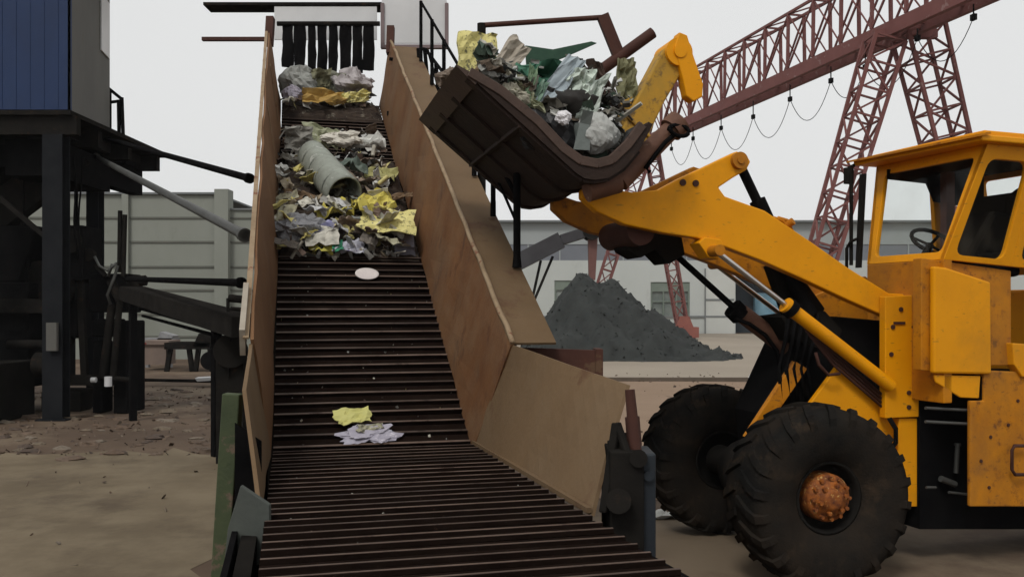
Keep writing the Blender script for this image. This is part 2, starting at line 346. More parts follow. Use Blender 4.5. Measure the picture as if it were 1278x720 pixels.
b.add(vs, [(j*(n+1)+i, j*(n+1)+i+1, (j+1)*(n+1)+i+1, (j+1)*(n+1)+i) for j in range(n) for i in range(n)], 0, True)
rh = random.Random(3); top_ = [v for v in b.v if v.z > .12]
for _ in range(900):
    v = rh.choice(top_); s_ = rh.uniform(.015, .055)
    e_ = [Vector([rh.uniform(-1,1) for _ in range(3)]).normalized() for _ in range(3)]
    b.obox(v + e_[0]*.05, e_[0]*s_, e_[1]*s_*.8, e_[2]*s_*.7)
tag(b.build('ash_heap', ASH), 'tall dark grey heap of ash in front of the warehouse', 'heap')
b = MB(); cc = P(768, 343, 43.0)
b.lathe(cc-Vector((0,0,.35)), (0,0,1), [(0,.42),(.2,.48),(.45,.36),(.62,.12),(.66,0)], 18)
for k in range(len(b.v)): b.v[k] = b.v[k] + noise.noise_vector(b.v[k]*2)*.12
tag(b.build('clinker_lump', ASH), 'rounded dark lump sitting on the top of the ash heap', 'lump')

# ================================================================== GANTRY CRANE
gc = empty('gantry_crane', (14.5, 56, 0), 'red lattice gantry crane spanning the yard behind the yellow loader', 'gantry crane')
def lattice(mb, p0, p1, ax, ay, w0, w1, n, ch, br):
    """box lattice from p0 to p1; ax, ay = half-width directions; w0/w1 widths at both ends"""
    p0 = Vector(p0); p1 = Vector(p1); cs = [(-1,-1),(1,-1),(1,1),(-1,1)]
    def pt(k, t):
        wq = w0 + (w1-w0)*t; c = p0.lerp(p1, t)
        return c + ax*cs[k][0]*wq/2 + ay*cs[k][1]*wq/2
    for k in range(4): mb.beam(pt(k, 0), pt(k, 1), ch)
    for i in range(n):
        t0, t1 = i/n, (i+1)/n
        for k in range(4):
            j = (k+1) % 4
            mb.beam(pt(k, t0), pt(j, t0), br)
            if i % 2: mb.beam(pt(k, t0), pt(j, t1), br)
            else: mb.beam(pt(j, t0), pt(k, t1), br)
    for k in range(4): mb.beam(pt(k, 1), pt((k+1) % 4, 1), br)
ga = P(814, 182, 70); gb = P(1124, 50, 42); gb.z = ga.z                 # underside line of the girder
gd = (gb-ga).normalized(); gs = gd.cross(Vector((0,0,1))).normalized()  # side direction
G0 = ga - gd*2.0; G1 = gb + gd*6
for sgn in (-1, 1):
    b = MB(); b.beam(G0 + gs*sgn*.55 + Vector((0,0,.36)), G1 + gs*sgn*.55 + Vector((0,0,.36)), .28, .66); b.build('girder_beam', CRED, gc)
    b = MB(); b.beam(G0 + gs*sgn*.5 + Vector((0,0,3.9)), G1 + gs*sgn*.5 + Vector((0,0,3.9)), .14); b.build('top_chord', CRED, gc)
b = MB(); L = (G1-G0).length; n = 15
for i in range(n+1):
    p = G0 + gd*L*i/n
    for sgn in (-1, 1):
        lo_, hi_ = p + gs*sgn*.55 + Vector((0,0,.75)), p + gs*sgn*.5 + Vector((0,0,3.85))
        b.beam(lo_, hi_, .15)
        if i < n:
            q = G0 + gd*L*(i+1)/n; m_ = (p+q)/2
            l2, h2 = q + gs*sgn*.55 + Vector((0,0,.75)), q + gs*sgn*.5 + Vector((0,0,3.85))
            b.beam(lo_, h2, .09); b.beam(hi_, l2, .06)
    b.beam(p+gs*.55+Vector((0,0,.4)), p-gs*.55+Vector((0,0,.4)), .12); b.beam(p+gs*.5+Vector((0,0,3.85)), p-gs*.5+Vector((0,0,3.85)), .1)
    if i < n: b.beam(p+gs*.5+Vector((0,0,3.85)), G0+gd*L*(i+1)/n-gs*.5+Vector((0,0,3.85)), .07)
b.build('lattice_web', CRED, gc)
legs = [(P(808, 182, 70), P(733, 0, 70), 1.0, .8), (P(812, 182, 70), P(853, 0, 70), 1.0, .8),
        (P(1104, 52, 42.2), P(992, 0, 42.2), 1.45, .95), (P(1146, 40, 42.2), P(1243, 0, 42.2), 1.75, 1.3)]
for (t_, f_, w0, w1) in legs:
    f_.z = .5; b = MB(); d = (f_-t_).normalized(); ax = d.cross(Vector((0,1,0))).normalized()
    lattice(b, t_, f_, ax, Vector((0,1,0)), w0, w1, 12, .16, .09)
    b.build('leg', CRED, gc)
    b = MB(); b.box((f_.x-1.1, f_.y-.6, .12), (f_.x+1.1, f_.y+.6, .95)); b.prism([(f_.x-.7,f_.y-.5,.95),(f_.x+.7,f_.y-.5,.95),(f_.x+.35,f_.y-.5,1.8),(f_.x-.35,f_.y-.5,1.8)], (0,1,0))
    for s_ in (-.7, .7): b.tube((f_.x+s_, f_.y-.35, .28), (f_.x+s_, f_.y+.35, .28), .28, n=16)
    b.build('leg_base', CRED2, gc)
for y_ in (70, 42.2):
    xa = P(806 if y_ == 70 else 1100, 0, y_).x; b = MB(); b.beam((xa-.4, y_, ga.z+.2), (xa+(1.0 if y_==70 else 2.6), y_, ga.z+.2), .4, .4); b.build('head_beam', CRED, gc)
# festoon cable: hangs in loops from small trolleys on a wire beside the girder
b = MB(); tr = MB(); ks = []
def fpt(px, py):        # a point in the vertical plane through the girder line
    k = (px-CX)/F; s_ = (ga.x - k*ga.y)/(k*gd.y - gd.x); q = ga + gd*s_
    return P(px, py, q.y)
knots = [(838,186),(865,173),(900,160),(940,146),(986,124),(1037,101),(1080,84),(1145,48),(1215,22)]
for i in range(len(knots)-1):
    p, q = fpt(*knots[i]), fpt(*knots[i+1]); sag = min(2.6, (q-p).length*.42)
    b.path([p.lerp(q, t/14) - Vector((0,0,4*sag*(t/14)*(1-t/14))) for t in range(15)], .02, 6)
for k in knots:
    p = fpt(*k); tr.obox(p, gd*.12, gs*.08, Vector((0,0,.13))); tr.beam(p, (p.x, p.y, ga.z+.05), .05)
fc = b.build('festoon_cable', BLK, gc); tr.build('cable_trolley', BLK, fc)

# ================================================================== BACKGROUND BELT CONVEYOR
bc = empty('belt_conveyor', (3.5, 50, 0), 'dark grey belt conveyor rising to the right behind the handrail posts', 'conveyor')
p0, p1 = P(612, 345, 50), P(738, 288, 50)
pm = P(700, 300, 50)
b = MB(); b.beam(p0, pm, 1.2, .9); b.beam(pm, p1, 1.2, .55); b.build('truss_body', mat('conveyor_grey', (.05,.048,.052), (.035,.033,.036), 1), bc)
b = MB(); b.tube(p1-Vector((0,.7,0)), p1+Vector((0,.7,0)), .55, n=18); b.build('head_drum', BLK2, bc)
for (u, v) in (((675, 325), (650, 385)), ((690, 320), (640, 400)), ((640,338),(625,400))): 
    q = P(v[0], 0, 50); q.z = 0; b = MB(); b.beam(P(*u, 50), q, .15); b.build('trestle', BLK2, bc)
b = MB(); q = P(738, 292, 50); b.prism([q+Vector((-.2,-.3,0)), q+Vector((.35,-.3,0)), q+Vector((.2,-.3,-2.6)), q+Vector((-.15,-.3,-2.6))], (0,.5,0)); b.build('discharge_chute', mat('faded_red_chute', (.13,.06,.05), (.17,.08,.07), .8), bc)

# ================================================================== SLAT CONVEYOR (main)
hv = Vector((-0.2425, 0.97015, 0)); sv = Vector((0.97015, 0.2425, 0)); UP = Vector((0,0,1))   # up-belt heading, across
KL = Vector((-1.90, 7.05, 1.27)); W = 1.60; SL = R(30)
iv = hv*math.cos(SL) + UP*math.sin(SL); inn = -hv*math.sin(SL) + UP*math.cos(SL)              # incline direction and normal
LI = 9.25; LF = 4.3
def BI(u, v, h=0): return KL + iv*u + sv*v + inn*h        # incline point
def BF(u, v, h=0): return KL - hv*u + sv*v + UP*h         # flat infeed point, u towards the camera
cv = empty('slat_conveyor', (-1.2, 7.4, 0), 'broad rusty slat conveyor rising away with high side walls and rubbish on its belt', 'conveyor')
b = MB(); pitch = .146
n = int(LI/pitch)
for i in range(n):
    u = (i+.5)*pitch
    b.obox(BI(u, W/2, -.02 + random.uniform(-.003,.003)), iv*(pitch/2-.006), sv*W/2, inn*.012, 0)
    jz, tl_ = random.uniform(-.004,.004), random.uniform(-.005,.005); sw = (sv + inn*tl_ + iv*random.uniform(-.004,.004))
    b.obox(BI(u-pitch/2+.012, W/2, .004+jz), iv*.009, sw*(W/2), inn*.017, 0); b.obox(BI(u-pitch/2+.012, W/2, .0255+jz), iv*random.uniform(.008,.012), sw*(W/2-.003), inn*.004, 1)
n = int(LF/pitch)
for i in range(n):
    u = (i+.5)*pitch
    we_ = W + .11*u/2.6
    b.obox(BF(u, we_/2, -.02 + random.uniform(-.003,.003)), hv*(pitch/2-.006), sv*we_/2, UP*.012, 0)
    jz = random.uniform(-.003,.003); sw = sv + UP*random.uniform(-.003,.003) + hv*random.uniform(-.004,.004)
    b.obox(BF(u+pitch/2-.012, we_/2, jz), hv*.008, sw*(we_/2), UP*.012, 0); b.obox(BF(u+pitch/2-.012, we_/2, .0145+jz), hv*random.uniform(.006,.009), sw*(we_/2-.003), UP*.002, 1)
b.build('slat_belt', [PAN, BAR], cv, bevel=.003)
# under-belt bed so no light shows between the slats
b = MB(); b.obox(BI(LI/2, W/2, -.2), iv*LI/2, sv*(W/2-.01), inn*.12); b.obox(BF(LF/2, W/2, -.2), hv*LF/2, sv*(W/2-.01), UP*.12)
b.build('belt_bed', BLK2, cv)
def wall(bot0, bot1, top0, top1, th, m, name, nseg=18, wob=.03, normal=None):
    """ plate between a lower and an upper edge, slightly buckled """
    bot0, bot1, top0, top1 = map(Vector, (bot0, bot1, top0, top1)); b = MB(); mv = 5
    nrm = (bot1-bot0).cross(top0-bot0).normalized()
    def q(i, j):
        u, v = i/nseg, j/mv; p = bot0.lerp(bot1, u).lerp(top0.lerp(top1, u), v)
        return p + nrm*wob*noise.noise(p*1.7)
    vs = [q(i, j) for j in range(mv+1) for i in range(nseg+1)]
    vs2 = [p + nrm*th for p in vs]; w1 = nseg+1; N_ = len(vs)
    fs = []
    for j in range(mv):
        for i in range(nseg):
            a = (j*w1+i, j*w1+i+1, (j+1)*w1+i+1, (j+1)*w1+i); fs.append(a[::-1]); fs.append(tuple(k+N_ for k in a))
    edge = [i for i in range(w1)] + [j*w1+nseg for j in range(1, mv+1)] + [mv*w1+i for i in range(nseg-1, -1, -1)] + [j*w1 for j in range(mv-1, 0, -1)]
    for a, c in zip(edge, edge[1:]+edge[:1]): fs.append((a, c, c+N_, a+N_))
    b.add(vs+vs2, fs, 0, False)
    return b.build(name, m, cv)
HL, HR, LEAN, LEL = 1.08, 1.02, .24, .13
U0 = -.06
wall(BI(U0,-.01,-.02), BI(LI,-.01,-.02), BI(U0,-LEL,HL), BI(LI,-LEL-.06,HL), -.025, RUSTL, 'side_wall')
wall(BI(U0,W+.01,-.02), BI(LI,W+.01,-.02), BI(U0,W+LEAN-.02,HR), BI(LI,W+LEAN-.08,HR+.05), .025, RUSTP, 'side_wall')
for u in (1.9, 3.8, 5.7, 7.6):
    b = MB(); b.path([BI(u+.004*math.sin(h*30), -.03-(LEL+.01)*h/HL+.012, h) for h in [.02+i*.1 for i in range(11)]], .007, 6); b.build('weld_seam', FLNG, cv)
# flanges
b = MB(); b.prism([BI(-.06,-LEL-.028,HL+.004), BI(LI,-LEL-.088,HL+.004), BI(LI,-LEL-.13,HL+.004), BI(-.06,-LEL-.07,HL+.004)], inn*.016)
for i in range(14): b.obox(BI(.3+i*.66, -LEL-.06-.0065*i*.66, HL-.03), iv*.045, sv*.015, inn*.035)
b.build('wall_flange', FLNG, cv)
b = MB(); pts = []
for i in range(40):
    t = i/39; u = U0+(LI-U0)*t
    pts.append(BI(u, W+LEAN-.02-.06*t + .018*noise.noise(Vector((i*.6,0,0))), HR+.05*t+.015))
b.path(pts, .022, 8); b.build('wall_flange', FLNG, cv)
b = MB(); b.obox(BI(.32, -LEL-.075, HL-.04), iv*.36, sv*.02, inn*.11); tag(b.build('patch_plate', mat('whitish_patch', (.28,.24,.19), (.36,.32,.26), 5, spots=(.2,.1,.06), sscale=8), cv), 'whitish patch plate at the foot of the left wall')
# outer deck beside the right wall
b = MB(); 
D0, D1 = W+LEAN-.05, W+LEAN+.33
n = 26
for i in range(n):
    u0, u1 = .14+(LI-.14)*i/n, .14+(LI-.14)*(i+1)/n
b.obox(BI((LI-.03)/2, (D0+D1)/2+.02, HR-.02), iv*(LI+.03)/2, sv*(D1-D0)/2, inn*.012)
b.build('side_deck', DUST, cv, bevel=.004)
b = MB(); b.obox(BI((LI+.14)/2, D1-.02, HR-.07), iv*(LI-.14)/2, sv*.012, inn*.055); b.build('deck_stringer', DRED, cv)
# flat infeed side plates
kf = KL
rb0 = BI(0, W+.02, -.01); rb1 = BF(2.58, W+.16, -.03)
rt0 = BI(-.06, W+LEAN-.02, HR-.01); rt1 = BF(2.16, W+.55, .66)
wall(rb0, rb1, rt0, rt1, -.025, DUST, 'infeed_plate', 12, .02)
lb0 = BI(0, -.02, -.01); lb1 = BF(2.05, -.03, -.02); lt0 = BI(-.05,-LEL,HL-.04); lt1 = BF(1.5,-.13,.62)
wall(lb0, lb1, lt0, lt1, .025, DUST, 'infeed_plate', 12, .015)
b = MB(); b.beam(rb0+UP*.02+sv*.005, rb1+UP*.03, .03, .03); b.build('edge_angle', DUST, cv)
# gusset closing the wall kink on the right
def ws(u, h): return BI(u, W+.01+(LEAN-.03)*h/HR-.03, h)
# dark red end plate of the deck, facing the camera
q0 = P(636, 433, 7.32); q1 = P(748, 437, 7.28)
b = MB(); b.prism([q0, q1, q1-UP*.46, q0-UP*.52], hv*.05); b.box((q1.x-.03, q1.y-.01, q1.z-.5), (q1.x+.03, q1.y+.25, q1.z+.01)); b.build('end_plate', DRED, cv, bevel=.004)
# longitudinal beams and supports of the conveyor
b = MB()
for v in (-.12, W+.14):
    b.obox(BI(LI/2+.1, v, -.22), iv*(LI/2-.1), sv*.05, inn*.14)
for v in (-.08, W+.08): b.obox(BF(LF/2, v, -.22), hv*LF/2, sv*.04, UP*.14)
b.build('side_beam', BLK2, cv)
for u in (1.2, 3.6, 6.2, 8.8):
    for v in (-.1, W+.12):
        p = BI(u, v, -.34); b = MB(); b.beam((p.x, p.y, 0), p, .14, .14); b.box((p.x-.16, p.y-.16, 0), (p.x+.16, p.y+.16, .02)); b.build('support_leg', BLK2, cv)
# infeed housing: dark side skirts and gap fill, green post, grey plate
b = MB(); b.prism([BF(0.2,-.14,-.06), BF(LF,-.14,-.06), BF(LF,-.14,-1.2), BF(.2,-.14,-1.2)], -sv*.03); b.prism([BF(.2,W+.13,-.36), BF(LF,W+.13,-.36), BF(LF,W+.13,-1.2), BF(.2,W+.13,-1.2)], sv*.03)
b.prism([BF(1.55,-.2,.42), BF(1.55,-.04,.30), BF(1.55,-.04,-1.2), BF(1.55,-.2,-1.2)], hv*.03); b.prism([BF(.3,W+.0,-.13), BF(LF,W+.0,-.13), BF(LF,W+.42,-.13), BF(.3,W+.12,-.13)], -UP*.03)  # black cross sheet and under-plate sheet, added to keep the gaps dark
b.build('skirt_gap_fill', BLK, cv)
b = MB(); t_ = P(300, 487, 5.55); f_ = P(262, 720, 5.35); f_.z = 0
t2 = P(299, 489, 5.5)
b.beam((-1.955, 5.85, 0), (-1.84, 5.85, 1.84), .115, .10, up=(0,1,0)); b.build('corner_post', GREEN, cv, bevel=.008)
b = MB(); b.prism([P(300,606,4.75), P(336,630,4.72), P(336,700,4.7), P(278,720,4.75), P(284,660,4.75)], (0,.04,0)); b.build('skirt_plate', GPLATE, cv, bevel=.004)
b = MB(); b.tube(P(786, 486, 5.08), P(793, 562, 5.05), .028, .036, n=14); b.tube(P(789, 520, 5.1), P(792, 556, 5.1), .042, n=14)
b.build('corner_rod', DRED, cv)
b = MB()
a = P(790, 560, 5.05); b.box((a.x-.14, a.y-.1, 0), (a.x+.05, a.y+.4, a.z))
b.box((P(757,0,5.3).x, 5.2, 0), (P(792,0,5.3).x, 5.6, P(0,548,5.3).z)); b.tube(P(772,625,4.86), P(772,625,5.2), .07, n=18); b.tube(P(797,572,4.93), P(797,572,5.2), .05, n=18)
b.beam(P(770,528,5.1), P(754,640,5.0), .05); b.beam(P(770,528,5.1), P(783,566,5.0), .04)
b.build('drive_housing', BLK2, cv, bevel=.01)
b = MB(); a = P(800, 566, 5.0); b.box((a.x, a.y, 0), (a.x+.085, a.y+.3, a.z)); b.tube((a.x+.04,a.y-.03,a.z-.12),(a.x+.04,a.y+.02,a.z-.12),.03,n=10); b.build('drive_guard', BLUEG, cv, bevel=.012)
# hand rail on the deck
hr = empty('handrail', BI(3, D1, HR), 'black handrail posts along the outer edge of the rusty conveyor deck', 'handrail')
rail = MB(); us = [(1.22, .86), (2.35, .66), (3.45, .95), (4.6, .95), (5.8, .95), (7.0, .95), (8.3,.95)]
for k, (u, h) in enumerate(us):
    p = BI(u, D1-.03, HR+.012); b = MB(); b.tube(p, p+UP*h, .026 if k else .034, n=10); b.tube(p, p+UP*.16, .045 if k == 0 else .03, .028, n=10); b.build('post', BLK, hr)
tops = [BI(u, D1-.03, HR)+UP*min(h, .66) for u, h in us[:2]] + [BI(u, D1-.03, HR)+UP*h for u, h in us[2:]]
rail.path(tops, .02, 8); rail.build('rail', BLK, hr)
b = MB(); b.beam(BI(2.5, D1-.03, HR)+UP*.5, BI(1.3, D1-.03, HR)+UP*.42, .02); b.build('brace', BLK, hr)
# platform guard rail by the head of the conveyor
gr = empty('guard_rail', P(525, 135, 14.3), 'dark guard rail of the head platform with a sloping stair rail', 'guard rail')
def rl(name, pts, r=.028):
    b = MB()
    for a_, c_ in zip(pts, pts[1:]): b.tube(a_, c_, r, n=8)
    b.build(name, BLK, gr)
YG = 14.3
rl('top_rail', [P(486,74,YG), P(524,76,YG)]); rl('mid_rail', [P(492,111,YG), P(525,113,YG)])
for (a_, c_) in (((522,61),(528,137)), ((530,62),(537,137)), ((544,80),(549,140))): rl('post', [P(*a_,YG), P(*c_,YG)], .032)
rl('stair_rail', [P(524,61,YG), P(531,62,YG), P(560,100,YG-.5), P(590,150,YG-1)]); rl('stair_rail', [P(531,100,YG), P(539,104,YG), P(560,130,YG-.5)])
rl('baluster', [P(534,63,YG), P(552,128,YG-.3)], .02); rl('baluster', [P(526,100,YG), P(534,100,YG)], .03)
b = MB(); a_ = P(486,138,YG); c_ = P(556,144,YG); b.box((a_.x, YG-.3, c_.z-.06), (c_.x, YG+.9, c_.z)); b.build('platform', BLK2, gr)
b = MB()
for px in (500, 548):
    p = P(px, 141, YG+.4); b.beam((p.x,p.y,0),(p.x,p.y,p.z-.05), .12)
b.build('platform_leg', BLK2, gr)
# head canopy and curtain
hc = empty('head_canopy', P(410, 50, 15.6), 'flat white roofed canopy over the head of the conveyor', 'canopy')
b = MB(); a_, c_ = P(256, 49, 15.6), P(558, 49, 15.6); z0 = P(0, 53, 15.6).z
b.box((a_.x, 15.5, z0+.62), (c_.x, 15.9, z0+.67), 0); b.build('roof_sheet', BLK2, hc)
b = MB(); b.box((P(478,0,15.6).x, 15.44, P(0,59,15.6).z+.02), (c_.x, 15.48, z0+.7)); b.box((P(342,0,15.5).x, 15.52, z0+.02), (P(470,0,15.5).x, 15.55, z0+.6)); b.build('fascia', WHITE, hc)
b = MB(); x0_, x1_ = P(476,0,15.5).x, P(560,0,15.5).x; zz = P(0,60,15.5).z
b.box((x0_, 15.4, zz-.03), (x1_, 15.5, zz+.03)); b.box((x1_-.06, 15.4, zz+.03), (x1_, 15.5, zz+.75)); b.box((x0_, 15.4, zz+.03), (x0_+.06, 15.5, zz+.75)); b.build('fascia_edge', mat('pinkish_edge', (.16,.12,.12), (.2,.15,.15), 3), hc)
b = MB(); b.box((a_.x, 15.42, z0-.02), (P(342,0,15.5).x, 15.5, z0+.04)); b.build('edge_beam', DRED, hc)
for v in (-.2, W+.14):
    p = BI(LI-.1, v, .9); b = MB(); b.beam(p, (p.x, p.y+.1, z0+.02), .12); b.build('post', DRED, hc)
strips = [(352,366,84),(367,381,90),(384,394,86),(396,408,92),(410,421,90),(424,438,86),(440,452,91),(453,467,88)]
b = MB(); b.tube(P(346, 30, 15.15), P(474, 30, 15.15), .04); b.build('curtain_rod', BLK2, hc)
for (x0, x1, yb) in strips:
    b = MB(); vs = []; n = 6
    for j in range(n+1):
        y_ = 30 + (yb-30)*j/n
        for i in range(3):
            p = P(x0+(x1-x0)*i/2 + random.uniform(-.6,.6), y_, 15.15); p.y += .03*math.sin(i*2+j*.8+x0); vs.append(p)
    N_ = len(vs); fs = [(j*3+i, j*3+i+1, (j+1)*3+i+1, (j+1)*3+i) for j in range(n) for i in range(2)]
    b.add(vs, fs, 0, True); b.add([v+Vector((0,.02,0)) for v in vs], [f[::-1] for f in fs], 0, True); b.build('rubber_strip', BLK, hc)
# jib hoist on the deck behind the bucket
jh = empty('jib_hoist', BI(3.2, D1-.05, HR), 'dark red tubular hoist boom slanting up behind the raised bucket', 'hoist')
YJ = 10.1; b = MB(); p = P(601, 255, YJ)
b.tube(p-UP*.25, P(601, 30, YJ), .05, n=12); b.build('mast', BLK2, jh)
b = MB(); b.tube(P(601, 196, YJ), P(815, 41, YJ), .065, n=14); b.build('boom_tube', DRED, jh)
b = MB(); b.beam(P(773, 72, YJ), P(752, 20, YJ), .13, .1, up=(0,1,0)); b.build('strut', DRED, jh)
b = MB(); b.tube(P(601, 32, YJ), P(754, 22, YJ), .03, n=10); b.build('tie_bar', DRED, jh)

# ================================================================== WHEEL LOADER
AV = Vector((-0.2425, 0.97015, 0)); HV = Vector((-0.97015, -0.2425, 0))      # axle direction (to the far side), heading
WN = Vector((2.65, 7.72, 0))                                               # near front wheel, centre plane on the ground
def LW(d, a, z): return WN + HV*d + AV*a + UP*z
def LP(px, py, a):
    """point of the vertical plane lying `a` metres to the far side of the near wheel"""
    k = (px-CX)/F; bx = WN + AV*a
    t = (k*bx.y - bx.x)/(HV.x - k*HV.y); q = bx + HV*t
    return Vector((q.x, q.y, CH + (HZ-py)/F*q.y))
ld = empty('wheel_loader', LW(0, 1.0, 0), 'yellow wheel loader raising a full dark bucket over the conveyor wall', 'wheel loader')
TW, TR = .56, .80
def wheel(c, near):
    we = empty('wheel', c, parent=ld)
    b = MB(); h = TW/2
    prof = [(-h*.62,.30),(-h*.84,.36),(-h*1.0,.50),(-h*1.03,.60),(-h*.98,.68),(-h*.88,.735),(-h*.6,.755),(0,.765),(h*.6,.755),(h*.88,.735),(h*.98,.68),(h*1.03,.60),(h*1.0,.50),(h*.84,.36),(h*.62,.30)]
    b.lathe(c, AV, prof, 64)
    u = UP; w_ = AV.cross(u); nl = 22
    for i in range(nl):
        for s_ in (-1, 1):
            a = 2*math.pi*(i + (.5 if s_ > 0 else 0))/nl
            a2 = a + .14; 
            def rad(an, r, o): return c + (u*math.cos(an) + w_*math.sin(an))*r + AV*o
            wd = .055
            vs = []
            for (an, o, r0_, r1_) in ((a2, 0.02*s_, .75, .788), (a+.03, s_*h*.62, .74, .786), (a-.03, s_*h*.93, .70, .756), (a-.04, s_*h*1.02, .62, .69)):
                for dd in (-1, 1):
                    vs.append(rad(an+dd*wd, r0_, o)); vs.append(rad(an+dd*wd*.8, r1_, o*1.02))
            fs = []
            for k in range(3):
                o = k*4; p = o+4
                fs += [(o,o+1,p+1,p),(o+1,o+3,p+3,p+1),(o+3,o+2,p+2,p+3)]
            fs += [(0,2,3,1),(12,13,15,14)]
            b.add(vs, fs)
    b.build('tyre', RUBBER, we)
    sg = -1 if near else 1
    b = MB(); b.lathe(c, AV*sg, [(h*.60,.31),(h*.68,.315),(h*.70,.29),(h*.40,.28),(h*.20,.27),(h*.10,.26),(h*.08,.0)], 40)
    b.lathe(c, -AV*sg, [(h*.60,.31),(h*.68,.315),(h*.70,.29),(h*.40,.28),(h*.1,.27),(h*.10,.0)], 40)
    b.build('rim', BLK2, we)
    b = MB(); b.lathe(c, AV*sg, [(h*.1,.21),(h*.62,.205),(h*.70,.19),(h*.70,.155),(h*.80,.145),(h*.84,.10),(h*.94,.09),(h*.97,.06),(h*.97,0)], 28)
    for i in range(12):
        a = 2*math.pi*i/12; q = c + (u*math.cos(a)+w_*math.sin(a))*.172 + AV*sg*h*.68; b.tube(q, q+AV*sg*.04, .018, n=6, smooth=False)
    for i in range(6):
        a = 2*math.pi*(i+.3)/6; q = c + (u*math.cos(a)+w_*math.sin(a))*.12 + AV*sg*h*.78; b.tube(q, q+AV*sg*.045, .02, n=6, smooth=False)
    b.build('hub', HUBM, we)
zc = .79
wheel(LW(0, 0, zc), True); wheel(LW(-.02, 1.95, zc), False)
b = MB(); b.tube(LW(0,.2,zc), LW(0,1.8,zc), .16, n=20); b.tube(LW(0,.62,zc), LW(0,1.38,zc), .24, n=20); b.lathe(LW(0,1.0,zc), AV, [(-.35,.16),(-.25,.3),(0,.36),(.25,.3),(.35,.16)], 24); b.build('axle', BLK2, ld)
# ---- bucket
aT = AV.dot(Vector((-.334, 6.85, 0)) - WN); dT = HV.dot(Vector((-.334, 6.85, 0)) - WN)
BWID = 1.98
prof = [(0, 4.19), (.857, 3.48), (.93, 3.435), (1.02, 3.425), (1.14, 3.445), (1.27, 3.53), (1.40, 3.68), (1.52, 3.90)]
def BK(d, z, a): return LW(dT - d, aT + a, z)
shell = MB(); th = .035
def offs(pr, t):
    o = []
    for i, (d, z) in enumerate(pr):
        a = pr[max(i-1,0)]; c = pr[min(i+1,len(pr)-1)]; v = Vector((c[0]-a[0], c[1]-a[1])); v.normalize()
        o.append((d - v.y*t, z + v.x*t))
    return o
inner = offs(prof, th)
m = len(prof); NA = 1
vs = [BK(d, z, 0) for d, z in prof] + [BK(d, z, 0) for d, z in inner] + [BK(d, z, BWID) for d, z in prof] + [BK(d, z, BWID) for d, z in inner]
fs = []
for i in range(m-1):
    fs += [(i, i+1, 2*m+i+1, 2*m+i), (m+i, 3*m+i, 3*m+i+1, m+i+1), (i, m+i, m+i+1, i+1), (2*m+i, 2*m+i+1, 3*m+i+1, 3*m+i)]
fs += [(0, 2*m, 3*m, m), (m-1, 2*m-1, 4*m-1, 3*m-1)]
shell.add(vs, fs); bko = shell.build('bucket', BUCK, ld)
# wear ribs and weld seams under the floor
b = MB()
for a in (.05, .66, 1.30, 1.92):
    for i in range(m-2):
        (d0, z0), (d1, z1) = prof[i], prof[i+1]
        p, q = BK(d0, z0, a), BK(d1, z1, a); nn = (q-p).cross(AV).normalized(); nn = nn if nn.z < 0 else -nn
        b.obox((p+q)/2 + nn*.012, (q-p)/2, AV*.045, nn*.012)
p, q = BK(.42, 3.842, 0), BK(.42, 3.842, BWID); b.beam(p-UP*.012, q-UP*.012, .05, .03); b.build('wear_strip', BUCK, bko)
# cutting edge with teeth
b = MB(); fl = (BK(0,4.19,0)-BK(.857,3.48,0)).normalized(); fn = fl.cross(AV); fn = fn if fn.z > 0 else -fn
b.prism([BK(.06,4.14,-.02)-fn*.02, BK(-.10,4.273,-.02)-fn*.01, BK(-.10,4.273,-.02), BK(.06,4.14,-.02)+fn*.05], AV*(BWID+.04)); b.build('cutting_edge', BUCKR, bko)
# side plates with a concave rim
sp_in = [(0, 4.19+.03), (.25, 4.02+.07), (.55, 3.78+.09), (.76, 3.61+.055), (.90, 3.575), (1.04, 3.555), (1.16, 3.59), (1.30, 3.72), (1.42, 3.88)]
for a in (-.025, BWID):
    b = MB(); b.prism([BK(d, z, a) for d, z in prof] + [BK(d, z, a) for d, z in reversed(sp_in)], AV*.025); b.build('side_plate', BUCK, bko)
    b = MB()
    for (d0, z0), (d1, z1) in zip(sp_in, sp_in[1:]):
        p, q = BK(d0, z0, a+.012), BK(d1, z1, a+.012); b.beam(p, q+(q-p).normalized()*.01, .05, .075, up=(p-q).cross(AV))
    b.build('rim_bar', BUCKR, bko, bevel=.006)
# ---- booms: outlines read at the boom's own plane
NB = .40
outline = [(727,247),(727,236),(740,229),(760,236),(790,240),(822,237),(850,222),(880,208),(905,196),(920,189),(932,193),(937,202),(932,212),(915,222),(897,234),(905,245),(955,263),(1010,300),(1060,335),(1110,366),(1146,368),(1146,400),(1108,396),(1060,375),(1000,347),(950,325),(905,308),(870,297),(830,291),(780,280),(745,264)]
loc = []
for (x, y) in outline:
    p = LP(x, y, NB); loc.append((HV.dot(p-WN), p.z))
booms = []
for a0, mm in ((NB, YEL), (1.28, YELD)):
    b = MB(); b.prism([LW(d, a0, z) for d, z in loc], AV*.12); booms.append(b.build('boom_arm', mm, ld, bevel=.012))
